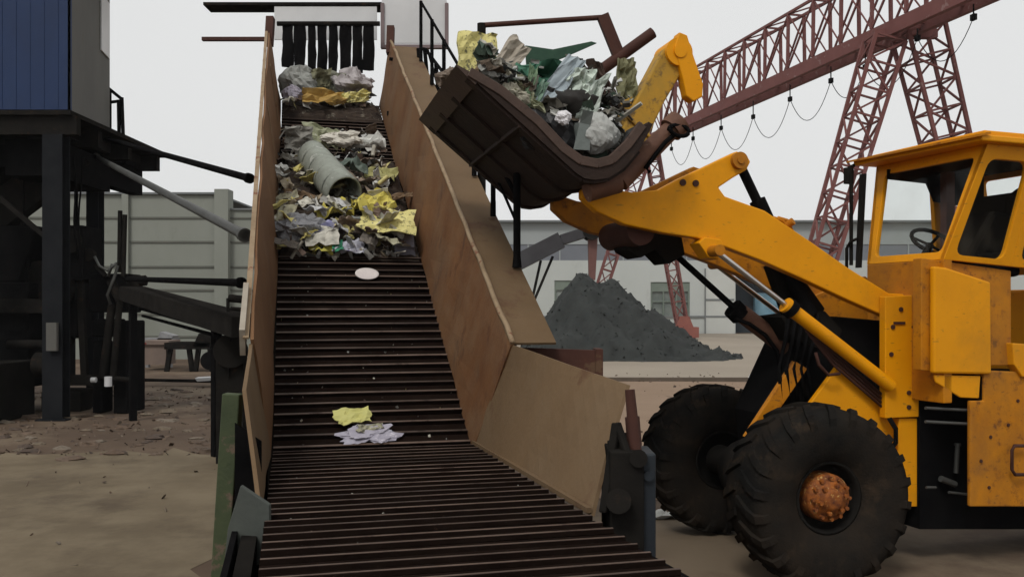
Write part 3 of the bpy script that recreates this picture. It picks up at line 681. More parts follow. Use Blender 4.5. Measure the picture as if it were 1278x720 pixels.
# pins, bosses and brackets on the near boom
def boss(px, py, r, m_, a=NB, L_=.05, name='pivot_pin', L2=.17):
    p = LP(px, py, a); b = MB(); b.tube(p - AV*L_, p + AV*L2, r, n=20); b.tube(p - AV*(L_+.015), p - AV*L_, r*.45, n=12); return b.build(name, m_, ld, bevel=.004)
boss(921, 201, .075, YELD); boss(737, 245, .04, BLK2); boss(1126, 388, .05, DRED, L_=.06)
b = MB(); b.prism([LP(x,y,NB-.05) for x,y in ((872,303),(880,296),(900,299),(905,310),(897,324),(885,322))], AV*.2); b.tube(LP(891,311,NB-.05)-AV*.02, LP(891,311,NB-.05)+AV*.25, .035, n=14); b.build('cylinder_bracket', YEL, ld, bevel=.008)
for (x,y) in ((852,228),(868,229)):
    p = LP(x,y,NB); b = MB(); b.tube(p-AV*.012, p+AV*.01, .03, n=12); b.build('grease_cover', DRED, ld)
# cross tube between the booms and dump crank
b = MB(); b.tube(LP(800,288,NB+.12), LP(800,288,NB+.12)+AV*.76, .13, n=24); b.build('cross_tube', DRED, ld)
b = MB(); b.prism([LP(x,y,.75) for x,y in ((777,278),(815,268),(850,285),(856,318),(835,330),(818,312),(800,322),(783,312))], AV*.35); b.build('dump_crank', BLK2, ld, bevel=.02)
# bucket lever (yellow) rising behind the bucket
lev = MB(); la = .72
lev.prism([LP(x,y,la) for x,y in ((764,215),(772,172),(792,128),(812,92),(828,62),(842,50),(858,56),(862,72),(848,96),(828,130),(812,165),(800,205))], AV*.22)
lo_ = lev.build('bucket_lever', YELO, ld, bevel=.015)
b = MB(); p = LP(846, 66, la); b.tube(p-AV*.04, p+AV*.26, .13, n=24); b.tube(p-AV*.06, p-AV*.04, .06, n=16); b.build('lever_boss', YEL, lo_, bevel=.006)
b = MB(); b.prism([LP(x,y,la-.05) for x,y in ((842,58),(848,40),(858,44),(866,70),(878,105),(877,121),(866,127),(857,120),(853,100))], AV*.12); b.build('lever_hook', YEL, lo_, bevel=.012)
b = MB(); p, q = LP(779,142,la-.01), LP(812,172,la-.01); b.beam(p, q, .03, .03); b.prism([LP(x,y,la+.05) for x,y in ((760,200),(766,160),(772,128),(790,120),(784,160),(790,205))], AV*.5); b.build('lever_plate', YELO, lo_, bevel=.01)
# rusty cylinder behind the bucket, with its hose loop
b = MB(); p, q = LP(772, 226, .12), LP(842, 158, .12); b.tube(p, q, .10, .08, n=18); b.tube(q-(q-p).normalized()*.05, q+(q-p).normalized()*.06, .11, n=18); b.tube(LP(732,236,.12), p, .11, .10, n=18)
rc = b.build('crowd_cylinder', RUBP, ld, bevel=.006)
b = MB(); c_ = LP(848, 163, .0); b.path([c_ + HV*.095*math.cos(t*.4) + UP*.05*math.sin(t*.4) + AV*.03*math.sin(t*.3) for t in range(17)], .018, 8)
b.path([LP(842,168,.0), LP(830,178,.0), LP(816,196,.02), LP(806,210,.02), LP(811,215,.0)], .02, 8); b.build('hose', BLK, rc)
# tilt cylinder seen above the boom
b = MB(); b.tube(LP(922,203,.62), LP(950,262,.62), .045, n=16); b.tube(LP(945,250,.62), LP(1010,392,.62), .075, n=18); b.build('tilt_cylinder', BLK, ld)
b = MB()
for s_ in (0, 1): b.path([LP(960+s_*5,281,.5), LP(966+s_*6,272,.5), LP(976+s_*6,275,.5), LP(990,292,.5)], .018, 8)
b.tube(LP(982,281,.5), LP(990,276,.45), .035, n=12); b.build('hydraulic_fitting', YELD, ld)
# lift cylinder, near side
def cyl(p0, p1, p2, r_rod, r_bar, m_, a, name='lift_cylinder'):
    A_, B_, C_ = LP(*p0, a), LP(*p1, a), LP(*p2, a); b = MB(); d = (C_-B_).normalized()
    b.tube(B_-d*.03, C_, r_bar, n=20); b.tube(B_-d*.05, B_+d*.06, r_bar*1.18, n=20); o = b.build(name, m_, ld, bevel=.004)
    b = MB(); b.tube(A_, B_, r_rod, n=16); b.build('piston_rod', CHROME, o)
    b = MB(); b.tube(A_-AV*.09, A_+AV*.09, r_rod*1.9, n=16); b.build('rod_eye', YELD, o); return o
lc = cyl((893,313), (985,384), (1112,482), .026, .062, YEL, .28)
b = MB(); p = LP(983, 382, .28); q = LP(990,388,.28); b.tube(p, q, .085, n=16); b.build('gland', BLK, lc)
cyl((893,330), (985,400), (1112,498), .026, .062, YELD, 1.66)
b = MB()
for k in range(4): b.path([LP(1000+k*3, 404+k*4, .36), LP(1040, 440+k*5, .36), LP(1075, 470+k*5, .36), LP(1106, 497+k*5, .36)], .013, 6)
b.path([LP(1018,440,.33), LP(1022,455,.33), LP(1034,468,.33), LP(1048,466,.33)], .016, 6)
b.build('hose_bundle', DRED, ld)
# centre dump cylinder
b = MB(); b.tube(LP(843,318,.95), LP(925,392,.95), .03, n=14); b.tube(LP(914,384,.95), LP(924,394,.95), .1, n=16); dc = b.build('dump_cylinder', BLK, ld)
b = MB(); b.tube(LP(924,390,.95), LP(992,442,.95), .088, n=18); b.build('cylinder_barrel', RUBP, dc)
b = MB(); b.path([LP(918,398,.85), LP(935,404,.85), LP(955,418,.85), LP(970,438,.85), LP(975,468,.85)], .02, 8); b.build('hose', BLK, dc)
# ---- front frame: pivot tower, mudguard plate, dark interior
b = MB(); b.prism([LP(x,y,.30) for x,y in ((1105,370),(1147,368),(1147,520),(1105,522))], AV*.09)
tw = b.build('pivot_tower', YEL, ld, bevel=.008)
b = MB()
for (x,y) in ((1124,386),(1114,408),(1140,408),(1112,442),(1134,490),(1134,508)): p = LP(x,y,.30); b.tube(p-AV*.012, p, .022, n=8); 
p = LP(1122,403,.30); b.obox(p-AV*.006, HV*.06, AV*.006, UP*.012)
b.build('bolt', DRED, tw)
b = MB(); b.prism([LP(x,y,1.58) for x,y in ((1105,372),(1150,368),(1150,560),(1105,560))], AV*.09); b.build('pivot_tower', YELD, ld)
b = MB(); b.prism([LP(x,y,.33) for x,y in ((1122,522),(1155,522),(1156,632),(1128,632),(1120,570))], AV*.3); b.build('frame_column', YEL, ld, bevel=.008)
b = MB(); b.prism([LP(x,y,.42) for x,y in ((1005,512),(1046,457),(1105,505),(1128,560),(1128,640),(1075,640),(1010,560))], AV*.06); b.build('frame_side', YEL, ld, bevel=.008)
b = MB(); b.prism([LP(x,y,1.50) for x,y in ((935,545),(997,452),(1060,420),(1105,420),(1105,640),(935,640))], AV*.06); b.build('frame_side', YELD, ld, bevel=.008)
b = MB(); b.prism([LP(x,y,.62) for x,y in ((965,520),(1010,420),(1045,395),(1100,400),(1110,560),(1110,650),(980,650))], AV*.75); b.build('frame_core', BLK, ld, bevel=.01)
b = MB(); b.prism([LP(x,y,.54) for x,y in ((930,545),(992,450),(1008,460),(950,545))], AV*.06); b.build('frame_nose', YELD, ld, bevel=.008)
b = MB(); b.prism([LP(x,y,.60) for x,y in ((975,395),(1030,388),(1052,412),(1040,440),(990,425))], AV*.5); b.prism([LP(x,y,.7) for x,y in ((960,332),(985,322),(1030,385),(1000,440),(985,400))], AV*.12); b.build('pivot_bracket', BLK2, ld, bevel=.01)
b = MB(); b.prism([LP(x,y,1.2) for x,y in ((1010,372),(1080,345),(1110,372),(1110,420),(1040,432))], AV*.3); b.build('cross_member', YELD, ld)
b = MB()
for k in range(5): b.path([LP(985+k*9,392,.58), LP(980+k*8,425+k*3,.56), LP(972+k*9,460,.55), LP(976+k*10,500,.56)], .02, 7)
b.build('hydraulic_hose', BLK, ld); b = MB()
b.path([LP(1110,522,.3), LP(1118,535,.3), LP(1118,552,.3), LP(1108,566,.32)], .022, 8)
b.build('hydraulic_hose', BLK, ld)
# ---- rear frame and cab (the machine is articulated a few degrees)
RV = Vector((.940, .342, 0)); NV = Vector((.342, -.940, 0))            # rearwards, outwards (near side)
C0 = Vector((3.87, 7.95, 0))                                          # near front corner of the cab at floor
def CB(r, s, z): return C0 + RV*r - NV*s + UP*z                         # s: towards the far side
def CPs(px, py, s=0.0):   # pixel -> side plane
    k = (px-CX)/F; bx = C0 - NV*s; t = (k*bx.y - bx.x)/(RV.x - k*RV.y); q = bx + RV*t
    return Vector((q.x, q.y, CH+(HZ-py)/F*q.y))
CWB, CWT = .96, 1.36
ZS, ZT = 2.86, 3.86
def ringface(mb, outer, inner, off):
    """plate between an outer and inner closed outline with equal point counts"""
    n = len(outer); off = Vector(off); vs = [Vector(p) for p in outer] + [Vector(p) for p in inner]; vs += [v+off for v in vs]
    fs = []
    for i in range(n):
        j = (i+1) % n
        fs += [(i, j, n+j, n+i), (2*n+i, 3*n+i, 3*n+j, 2*n+j), (i, 2*n+i, 2*n+j, j), (n+i, n+j, 3*n+j, 3*n+i)]
    mb.add(vs, fs)
def rrect(bl, br, tr, tl, r=.12, n=4):
    bl, br, tr, tl = map(Vector, (bl, br, tr, tl)); pts = []
    for (c, p, q) in ((bl, tl, br), (br, bl, tr), (tr, br, tl), (tl, tr, bl)):
        e0 = (p-c).normalized()*r; e1 = (q-c).normalized()*r
        for k in range(n+1):
            t = k/n; pts.append(c + e0*(1-t)**2 + e1*t**2)
    return pts
def edgepts(bl, br, tr, tl, n=4):
    bl, br, tr, tl = map(Vector, (bl, br, tr, tl)); out_ = []
    for c, p, q in ((bl, tl, br), (br, bl, tr), (tr, br, tl), (tl, tr, bl)):
        for k in range(n+1):
            t = k/n*2-1; out_.append(c + (p-c)*max(-t,0)*.02 + (q-c)*max(t,0)*.02)
    return out_
cab = MB()
rk = .30; ov = (CWT-CWB)/2
bl, br_ = CB(0, CWB, ZS-.02), CB(0, 0, ZS-.02)
tr_, tl = CB(rk, -ov, ZT), CB(rk, CWB+ov, ZT)
def bil(bl, br, tr, tl, u, v): return bl.lerp(br, u).lerp(tl.lerp(tr, u), v)
def hole(bl, br, tr, tl, u0, u1, v0, v1, u0t=None, u1t=None):
    return [bil(bl,br,tr,tl,*q) for q in ((u0,v0),(u1,v0),(u1 if u1t is None else u1t,v1),(u0 if u0t is None else u0t,v1))]
h_ = hole(bl, br_, tr_, tl, .10, .93, .07, .90)
ringface(cab, edgepts(bl, br_, tr_, tl), rrect(*h_, r=.06), RV*.05)
# near side: door opening
LEN = 1.62
sbl, sbr, str_, stl = CB(0, 0, ZS-.02), CB(LEN, 0, ZS-.12), CB(LEN, -ov, ZT), CB(rk, -ov, ZT)
e = .50
d_bl, d_br, d_tr, d_tl = sbl, sbl.lerp(sbr, e), stl.lerp(str_, e-.02), stl
ringface(cab, edgepts(d_bl, d_br, d_tr, d_tl), rrect(*hole(d_bl, d_br, d_tr, d_tl, .13, .86, .05, .88), r=.10), -NV*.05)
e_bl, e_br, e_tr, e_tl = d_br, sbr, str_, d_tr
ringface(cab, edgepts(e_bl, e_br, e_tr, e_tl), rrect(*hole(e_bl, e_br, e_tr, e_tl, .12, .88, .06, .88), r=.08), -NV*.05)
# far side and rear
fbl, fbr, ftr, ftl = CB(0, CWB, ZS-.02), CB(LEN, CWB, ZS-.12), CB(LEN, CWB+ov, ZT), CB(rk, CWB+ov, ZT)
m1, m2 = fbl.lerp(fbr, .62), ftl.lerp(ftr, .60)
ringface(cab, edgepts(fbl, m1, m2, ftl), rrect(*hole(fbl, m1, m2, ftl, .05, .86, .05, .90), r=.04), NV*.05)
ringface(cab, edgepts(m1, fbr, ftr, m2), rrect(*hole(m1, fbr, ftr, m2, .1, .9, .06, .9), r=.06), NV*.05)
rbl, rbr, rtr, rtl = CB(LEN, CWB, ZS-.12), CB(LEN, 0, ZS-.12), CB(LEN, -ov, ZT), CB(LEN, CWB+ov, ZT)
ringface(cab, edgepts(rbl, rbr, rtr, rtl), rrect(*hole(rbl, rbr, rtr, rtl, .1, .9, .1, .9), r=.06), -RV*.05)
cabo = cab.build('cab', YEL, ld, bevel=.006)
# roof with overhanging brow
b = MB()
b.prism([CB(.04, CWB+ov+.04, ZT+.0), CB(.12, -ov-.10, ZT+.0), CB(LEN+.1, -ov-.10, ZT), CB(LEN+.1, CWB+ov+.06, ZT)], UP*.055)
b.prism([CB(.24, CWB+ov, ZT+.055), CB(.24, -ov-.02, ZT+.055), CB(LEN, -ov-.02, ZT+.055), CB(LEN, CWB+ov, ZT+.055)], UP*.06)
b.build('roof', YEL, cabo, bevel=.012)
b = MB(); b.prism([CB(-.02, CWB+ov+.07, ZT+.03), CB(.07, -ov-.12, ZT+.03), CB(.2, -ov-.12, ZT+.058), CB(.1, CWB+ov+.07, ZT+.058)], UP*.02); b.build('sun_visor', YELD, cabo)
b = MB(); b.prism([CB(.37, CWB+ov-.07, ZT-.06), CB(.37, -ov+.07, ZT-.06), CB(LEN-.07, -ov+.07, ZT-.06), CB(LEN-.07, CWB+ov-.07, ZT-.06)], UP*.055); 
b.build('headliner', BLK, cabo)
b = MB(); b.prism([CB(.25, CWB-.0, ZT-.16), CB(.25, CWB-.0, ZT-.06), CB(LEN-.1, CWB-.0, ZT-.06), CB(LEN-.1, CWB-.0, ZT-.42), CB(.85, CWB-.0, ZT-.36), CB(.75, CWB, ZT-.18)], NV*.02); b.build('sun_blind', BLK, cabo)
# glass
GL = bpy.data.materials.new('cab_glass'); GL.use_nodes = True; t_ = GL.node_tree; t_.nodes.clear()
o_ = t_.nodes.new('ShaderNodeOutputMaterial'); tr0 = t_.nodes.new('ShaderNodeBsdfTransparent'); tr0.inputs[0].default_value = (.93,.95,.94,1)
gl0 = t_.nodes.new('ShaderNodeBsdfGlossy'); gl0.inputs['Roughness'].default_value = .06; df0 = t_.nodes.new('ShaderNodeBsdfDiffuse'); df0.inputs[0].default_value = (.30,.26,.2,1)
m0 = t_.nodes.new('ShaderNodeMixShader'); m1_ = t_.nodes.new('ShaderNodeMixShader'); m0.inputs[0].default_value = .012
n0 = t_.nodes.new('ShaderNodeTexNoise'); n0.inputs['Scale'].default_value = 2.2; n0.inputs['Detail'].default_value = 9
q0_ = t_.nodes.new('ShaderNodeMapRange'); q0_.inputs[1].default_value = .45; q0_.inputs[2].default_value = .75; q0_.inputs[4].default_value = .07
t_.links.new(n0.outputs['Fac'], q0_.inputs[0]); t_.links.new(tr0.outputs[0], m0.inputs[1]); t_.links.new(gl0.outputs[0], m0.inputs[2])
t_.links.new(q0_.outputs[0], m1_.inputs[0]); t_.links.new(m0.outputs[0], m1_.inputs[1]); t_.links.new(df0.outputs[0], m1_.inputs[2]); t_.links.new(m1_.outputs[0], o_.inputs[0])
for (q4, off_) in ((hole(bl, br_, tr_, tl, .08, .95, .05, .92), RV*.02), (hole(d_bl, d_br, d_tr, d_tl, .10, .89, .03, .90), -NV*.02), (hole(e_bl, e_br, e_tr, e_tl, .10, .9, .04, .9), -NV*.02)):
    b = MB(); b.prism([p + off_ for p in q4], off_.normalized()*.006); b.build('window_pane', GL, cabo)
# mirror bracket, lamp at the far front corner
b = MB(); p = CB(-.0, CWB+ov+.06, ZT-.02); b.tube(CB(.02, CWB+ov, ZT), p, .018); b.tube(p, p-UP*.16, .05, n=14); b.tube(CB(-.02,CWB+ov,ZT-.1), CB(-.02,CWB+ov,ZT-.12)-UP*.9, .02, n=8); b.build('work_lamp', BLK2, cabo)
b = MB(); b.prism([CB(-.03, CWB+.07, ZS-.05), CB(-.03, CWB+.13, ZS-.05), CB(.04, CWB+.15, ZT-.1), CB(.04, CWB+.08, ZT-.1)], RV*.03); b.path([CB(-.06,CWB+.22,ZS-.25), CB(-.06,CWB+.22,ZS+.15), CB(-.06,CWB+.16,ZS+.22), CB(-.03,CWB+.1,ZS+.24)], .016, 8); b.build('grab_bar', BLK2, cabo)
# far B pillar, steering wheel, seat
b = MB(); b.obox(CB(.98, CWB-.06, (ZS+ZT)/2-.05), RV*.055, NV*.04, UP*.5); b.build('inner_pillar', mat('brown_pillar', (.16,.06,.035), (.1,.04,.03), 4), cabo)
b = MB(); c_ = CPs(1163, 302, .62); ax = (UP*.8 - RV*-.6).normalized(); ax = Vector((UP*.82 + RV*.57)); ax.normalize()
uu = ax.cross(NV).normalized(); ww = ax.cross(uu)
b.path([c_ + (uu*math.cos(t*math.pi/10)+ww*math.sin(t*math.pi/10))*.2 for t in range(21)], .02, 8)
for t in (0, 2.1, 4.2): b.tube(c_-ax*.04, c_+(uu*math.cos(t)+ww*math.sin(t))*.2, .014, n=8)
b.tube(c_-ax*.03, c_-ax*.6, .035, n=12); b.build('steering_wheel', BLK, cabo)
st = MB()
def cush(c, hx, hy, hz):
    st.obox(c, RV*hx, NV*hy, UP*hz)
sc_ = CB(.95, .55, 0)
st.prism([CB(.70,.26,2.95), CB(.70,.26,2.72), CB(1.22,.26,2.72), CB(1.22,.26,2.95)], -NV*.58)
st.prism([CB(1.10,.24,2.92), CB(1.28,.24,2.92), CB(1.40,.24,3.48), CB(1.28,.24,3.56), CB(1.20,.24,3.50)], -NV*.62)
st.prism([CB(.60,.30,2.86), CB(1.3,.30,2.7), CB(1.3,.30,3.3), CB(.95,.30,3.35), CB(.72,.30,3.05)], -NV*.4)
st.prism([CB(1.05,.1,2.8), CB(1.58,.1,2.8), CB(1.58,.1,3.52), CB(1.32,.1,3.60), CB(1.18,.1,3.5)], -NV*.3)  # extra dark block beside the seat, added to blacken the view through the door
st.build('seat_dark_fill', GLASS, cabo, bevel=.05)
b = MB(); b.prism([CB(.12,.1,1.8), CB(.12,CWB-.1,1.8), CB(.12,CWB-.1,2.82), CB(.12,.1,2.82)], RV*.2); b.box((0,0,0),(0,0,0)); b.build('dashboard', BLK, cabo)
# cab lower body: front sheet, bowed door skin, lower body
b = MB(); b.prism([CB(.0, CWB, ZS-.02), CB(.0, 0, ZS-.02), CB(.0, 0, 1.55), CB(.0, CWB, 1.55)], RV*.1); b.build('front_sheet', YELD, cabo, bevel=.01)
b = MB(); pr = [(1166,332),(1182,334),(1237,352),(1238,467),(1166,466)]
s0 = -.03
b.prism([CPs(x, y, s0) for x, y in pr], -NV*.06); b.build('door_skin', YEL, cabo, bevel=.02)
b = MB(); b.prism([CPs(x,y,0) for x,y in ((1166,468),(1224,469),(1222,497),(1199,496),(1168,477))], -NV*.02); b.build('door_skirt', YEL, cabo, bevel=.008)
b = MB(); b.prism([CPs(x,y,.04) for x,y in ((1150,322),(1262,338),(1262,456),(1236,456),(1236,469),(1150,462))], -NV*.1); b.build('side_sheet', YELD, cabo, bevel=.008)
b = MB(); b.prism([CPs(x,y,-.03) for x,y in ((1264,428),(1420,440),(1420,500),(1276,470),(1266,455))], -NV*.1); b.build('fender', YEL, ld, bevel=.01)
b = MB(); b.prism([CPs(x,y,0) for x,y in ((1211,500),(1228,500),(1228,462),(1420,470),(1420,632),(1211,632))], -NV*.04); lbod = b.build('rear_body', YELD, ld, bevel=.012)
b = MB(); b.path([CPs(1278,556,-.05), CPs(1266,556,-.06), CPs(1263,562,-.06), CPs(1263,586,-.06), CPs(1267,592,-.06), CPs(1280,592,-.05)], .016, 8); b.build('grab_handle', DRED, lbod)
b = MB()
for (x,y) in ((1236,545),(1234,608),(1258,530),(1270,500),(1224,575)): p = CPs(x,y,0); b.tube(p, p+NV*.01, .016, n=8)
b.build('bolt', DRED, lbod)
b = MB(); b.prism([CPs(x,y,.36) for x,y in ((1148,464),(1420,464),(1420,660),(1148,660))], -NV*.55); b.build('chassis', BLK, ld)
b = MB(); b.prism([CPs(x,y,.02) for x,y in ((1225,470),(1229,470),(1229,510),(1225,510))], -NV*.05); b.build('rubber_seal', BLK, lbod)
# steps in the dark bay
for (y, s_) in ((510, .06), (527, .06)):
    b = MB(); b.tube(CPs(1155, y-1, s_), CPs(1211, y+2, s_), .014, n=10); b.build('step_bar', PALEP, ld)
b = MB(); b.tube(CPs(1195, 555, .3), CPs(1193, 590, .3), .022, n=10); b.tube(CPs(1174,597,.3), CPs(1192,604,.3), .03, n=10); b.tube(CPs(1184,614,.25), CPs(1211,617,.25), .012, n=8); b.tube(CPs(1156,608,.25), CPs(1168,608,.25), .012, n=8); b.tube(CPs(1195,553,.3), CPs(1195,556,.3), .03, n=10); b.build('valve_gear', PALEP, ld)
# rear wheel, mostly out of frame
RWc = CB(2.6, .1, .79)
wr = empty('wheel', RWc, parent=ld)
b = MB(); h = TW/2; b.lathe(RWc, NV, [(-h*.72,.40),(-h,.55),(-h*.9,.74),(0,.80),(h*.9,.74),(h,.55),(h*.72,.40)], 48); b.build('tyre', RUBBER, wr)
b = MB(); b.lathe(RWc, NV, [(h*.7,.41),(h*.8,.40),(h*.3,.33),(h*.2,0)], 32); b.lathe(RWc, -NV, [(h*.7,.41),(h*.2,0)], 32); b.build('rim', HUBM, wr)
b = MB(); b.prism([CB(1.75,.15,1.3), CB(3.6,.15,1.3), CB(3.6,.15,2.35), CB(1.75,.15,2.6)], -NV*.95); b.build('engine_hood', YEL, ld, bevel=.03)

# ================================================================== LEFT PLANT
cb = empty('control_cabin', (-11, 20, 5.9), 'blue and grey cabin raised on a dark steel frame at the left', 'cabin')
xr, yf = P(88,0,19).x, 19.0; zb = P(0,137,19).z
b = MB(); b.box((-16, yf, zb), (xr, yf+.06, 10.6)); 
for i in range(22): b.box((xr-.3-i*.3, yf-.008, zb), (xr-.26-i*.3, yf-.002, 10.6))
b.build('front_cladding', BLUE, cb)
b = MB(); x2, y2 = P(137,0,22.3).x, 22.3
b.prism([(xr, yf, zb), (x2, y2, zb), (x2, y2, 10.6), (xr, yf, 10.6)], (-.06,0,0)); b.build('side_cladding', GREYC, cb)
b = MB(); b.prism([(-16,y2-.05,zb),(x2-.07,y2-.05,zb),(x2-.07,y2-.05,10.6),(-16,y2-.05,10.6)], (0,.05,0)); b.box((-16,yf+.06,zb),(xr-.3,y2-.06,zb+.05)); b.build('rear_cladding', GREYC, cb)
b = MB(); b.box((-16.1, yf-.15, 10.6), (xr+.15, y2+.2, 10.72)); b.build('roof', WROOF, cb)
def sidept(t, z): return Vector((xr+(x2-xr)*t, yf+(y2-yf)*t, z))
b = MB(); b.prism([sidept(.72, P(0,66,21.6).z)+Vector((.01,0,0)), sidept(.95, P(0,66,21.6).z)+Vector((.01,0,0)), sidept(.95, 10.0)+Vector((.01,0,0)), sidept(.72, 10.0)+Vector((.01,0,0))], (.03,0,0)); b.build('window', WHITE, cb)
pf = empty('steel_platform', (-12, 21, 0), 'dark steel platform frame with tall posts carrying the blue cabin', 'platform')
b = MB(); 
z1 = zb-.02
for yy in (19.05, 20.6, 22.2, 24.0): b.box((-16.5, yy, z1-.5), (xr+.1-(.25 if yy > 20 else 0), yy+.2, z1-.1))
for xx in (-16, -14.4, -12.8, -11.4, -10.2): b.box((xx, 19.25, z1-.36), (xx+.16, 24, z1-.12))
b.box((-16.5, 18.95, z1-.1), (xr+.02, 24.4, z1)); b.build('floor_frame', BLK2, pf)
b = MB(); b.box((-16.5, 20.0, z1-1.05), (-10.3, 23.6, z1-.55)); b.box((-11.2, 19.6, z1-1.3), (-10.15, 22.4, z1-.5)); b.box((-10.6,22.2,z1-1.1),(-10.25,24.6,z1-.3)); b.build('under_housing', BLK, pf)
for (px, wpx, Y, m_) in ((65, 25, 19.0, POST), (115, 15, 23.2, POST), (-40, 25, 19.0, POST), (20, 13, 24.2, BLK2)):
    p = P(px, 0, Y); hw = wpx/2/F*Y; b = MB(); b.box((p.x-hw, Y, 0), (p.x+hw, Y+.03, z1-.5)); b.box((p.x-hw, Y+.32, 0), (p.x+hw, Y+.35, z1-.5)); b.box((p.x-.02, Y+.03, 0), (p.x+.02, Y+.32, z1-.5)); b.box((p.x-hw*1.5, Y-.1, 0), (p.x+hw*1.5, Y+.45, .03)); b.build('post', m_, pf)
b = MB(); 
for (a_, c_) in (((137,112),(137,180)), ((152,122),(155,205)), ((148,126),(149,190))): b.tube(P(*a_,22.6), P(*c_,22.6), .045)
for (a_, c_) in (((136,111),(152,124)), ((137,128),(152,126)), ((137,172),(156,205)), ((120,190),(156,205))): b.tube(P(*a_,22.6), P(*c_,22.6), .04)
b.build('balcony_rail', BLK, pf)
b = MB(); p = P(140,180,22.6); b.box((P(118,0,22.6).x, 22.4, P(0,203,22.6).z), (P(153,0,22.6).x, 23.6, P(0,196,22.6).z)); b.build('balcony_floor', BLK, pf)
b = MB()
for (a_, c_) in (((-20,196),(35,196)), ((-20,208),(30,206)), ((14,195),(14,240)), ((22,195),(22,245)), ((0,215),(40,192)), ((57,190),(56,205)), ((95,200),(95,285))): b.tube(P(*a_,23.8), P(*c_,23.8), .05)
b.build('lower_rail', BLK, pf)
for (a_, c_, Y_) in (((66,240),(113,200),21.5), ((66,470),(113,380),21.5), ((-38,215),(62,300),19.2)):
    b = MB(); b.beam(P(*a_,Y_), P(*c_,Y_), .09); b.build('brace', BLK2, pf)
for k, (x0_, x1_) in enumerate(((92, 96), (101, 99), (30, 34))):
    b = MB(); b.path([P(x0_+(x1_-x0_)*t/8 + 2*math.sin(t*.9+k), 196+t*(16+k*3), 20.4) for t in range(9)], .022, 6); b.build('cable', BLK, pf)
b = MB(); b.box((P(58,0,18.9).x,18.88,1.5),(P(71,0,18.9).x,18.97,2.1)); b.build('switch_box', GREYC, pf)
ch = MB(); ch.beam(P(100,192,21.5), P(-60,310,20.5), 1.0, .75); tag(ch.build('feed_chute', BLK2), 'dark slanting chute running down from the platform at the left edge', 'chute')
def piped(name, a_, ya, c_, yc, r, m_, label, cat):
    b = MB(); b.tube(P(*a_, ya), P(*c_, yc), r, n=16); d = (P(*c_,yc)-P(*a_,ya)).normalized(); b.tube(P(*a_,ya), P(*a_,ya)+d*.12, r*1.5, n=16); b.tube(P(*c_,yc)-d*.1, P(*c_,yc), r*1.4, n=16)
    return tag(b.build(name, m_), label, cat)
piped('stay_pipe', (128,172), 22, (312,223), 13.2, .055, BLK, 'thin black stay pipe from the cabin platform to the conveyor wall', 'pipe')
piped('transfer_pipe', (120,196), 22, (306,294), 10.6, .062, PALEP, 'thick pale grey pipe slanting down from the platform to the conveyor', 'pipe')
piped('horizontal_pipe', (158,348), 20, (302,353), 11, .05, BLK, 'black horizontal pipe between the machinery and the conveyor wall', 'pipe')
# crusher and machinery
cr_ = empty('crusher', (-12.5, 21, 0), 'large black crusher body under the platform at the left edge', 'machine')
b = MB(); b.box((-16, 20.2, .6), (-11.0, 22.4, 3.0)); b.prism([(-15.6,20.3,3.0),(-11.3,20.3,3.0),(-10.9,20.3,4.3),(-15.9,20.3,4.3)], (0,2.0,0)); b.build('body', BLK, cr_, bevel=.05)
b = MB(); b.box((-16, 20.0, 2.3), (-10.6, 20.19, 2.62)); b.build('front_beam', BLK2, cr_)
b = MB(); b.tube((-10.9, 20.6, 2.9), (-10.9, 22.0, 2.9), .62, n=28); b.build('end_cover', BLK2, cr_)
b = MB(); b.box((-16, 18.0, 0), (-10.75, 20.0, 1.25)); b.build('base_block', mat('dark_base_block', (.012,.012,.011),(.02,.018,.016), 2, spec=0), cr_, bevel=.03)
b = MB(); b.tube((-10.55,19.7,1.15),(-10.2,19.7,1.15), .28, n=20); b.tube((-11.3,19.9,1.6),(-10.4,19.9,1.6), .1); b.build('shaft', BLK2, cr_)
mt = empty('motor_unit', (-10.1, 21, 0), 'black motor and gearbox stack between the two platform posts', 'machine')
b = MB(); a_, c_ = P(72,282,21), P(109,350,21); b.box((a_.x, 20.8, c_.z), (c_.x, 21.8, a_.z)); b.box((a_.x+.1, 20.9, 1.7), (c_.x-.2, 21.7, c_.z)); b.build('gearbox', BLK, mt, bevel=.05)
b = MB(); b.tube(P(85,300,20.6), P(85,300,21), .3, n=20); b.tube(P(108,318,20.9), P(112,318,21.4), .16); b.build('motor', BLK2, mt)
b = MB(); b.box((P(60,0,21).x, 20.7, 0), (P(108,0,21).x, 21.9, .45)); b.beam(P(72,350,21), P(66,470,21), .12); b.beam(P(100,350,21), P(106,470,21), .14); b.beam(P(96,340,21), P(80,465,20.9), .09); b.box((P(60,0,21).x, 20.8, P(0,480,21).z),(P(150,0,21).x,21.2,P(0,468,21).z)); b.build('stand', BLK2, mt)
hp = empty('hydraulic_press', (-9.2, 20.5, 0), 'tangle of black hydraulic machinery right of the platform posts', 'machine')
b = MB(); b.box((P(118,0,20.5).x, 20.2, P(0,390,20.5).z), (P(166,0,20.5).x, 21.0, P(0,342,20.5).z)); b.box((P(148,0,20.5).x, 20.2, 0), (P(166,0,20.5).x, 21.2, P(0,400,20.5).z)); b.box((P(118,0,20.5).x, 20.3, P(0,420,20.5).z), (P(148,0,20.5).x, 20.9, P(0,398,20.5).z)); b.box((P(120,0,20.5).x, 20.3, 0), (P(132,0,20.5).x, 20.9, P(0,425,20.5).z)); b.build('body', BLK, hp, bevel=.04)
b = MB()
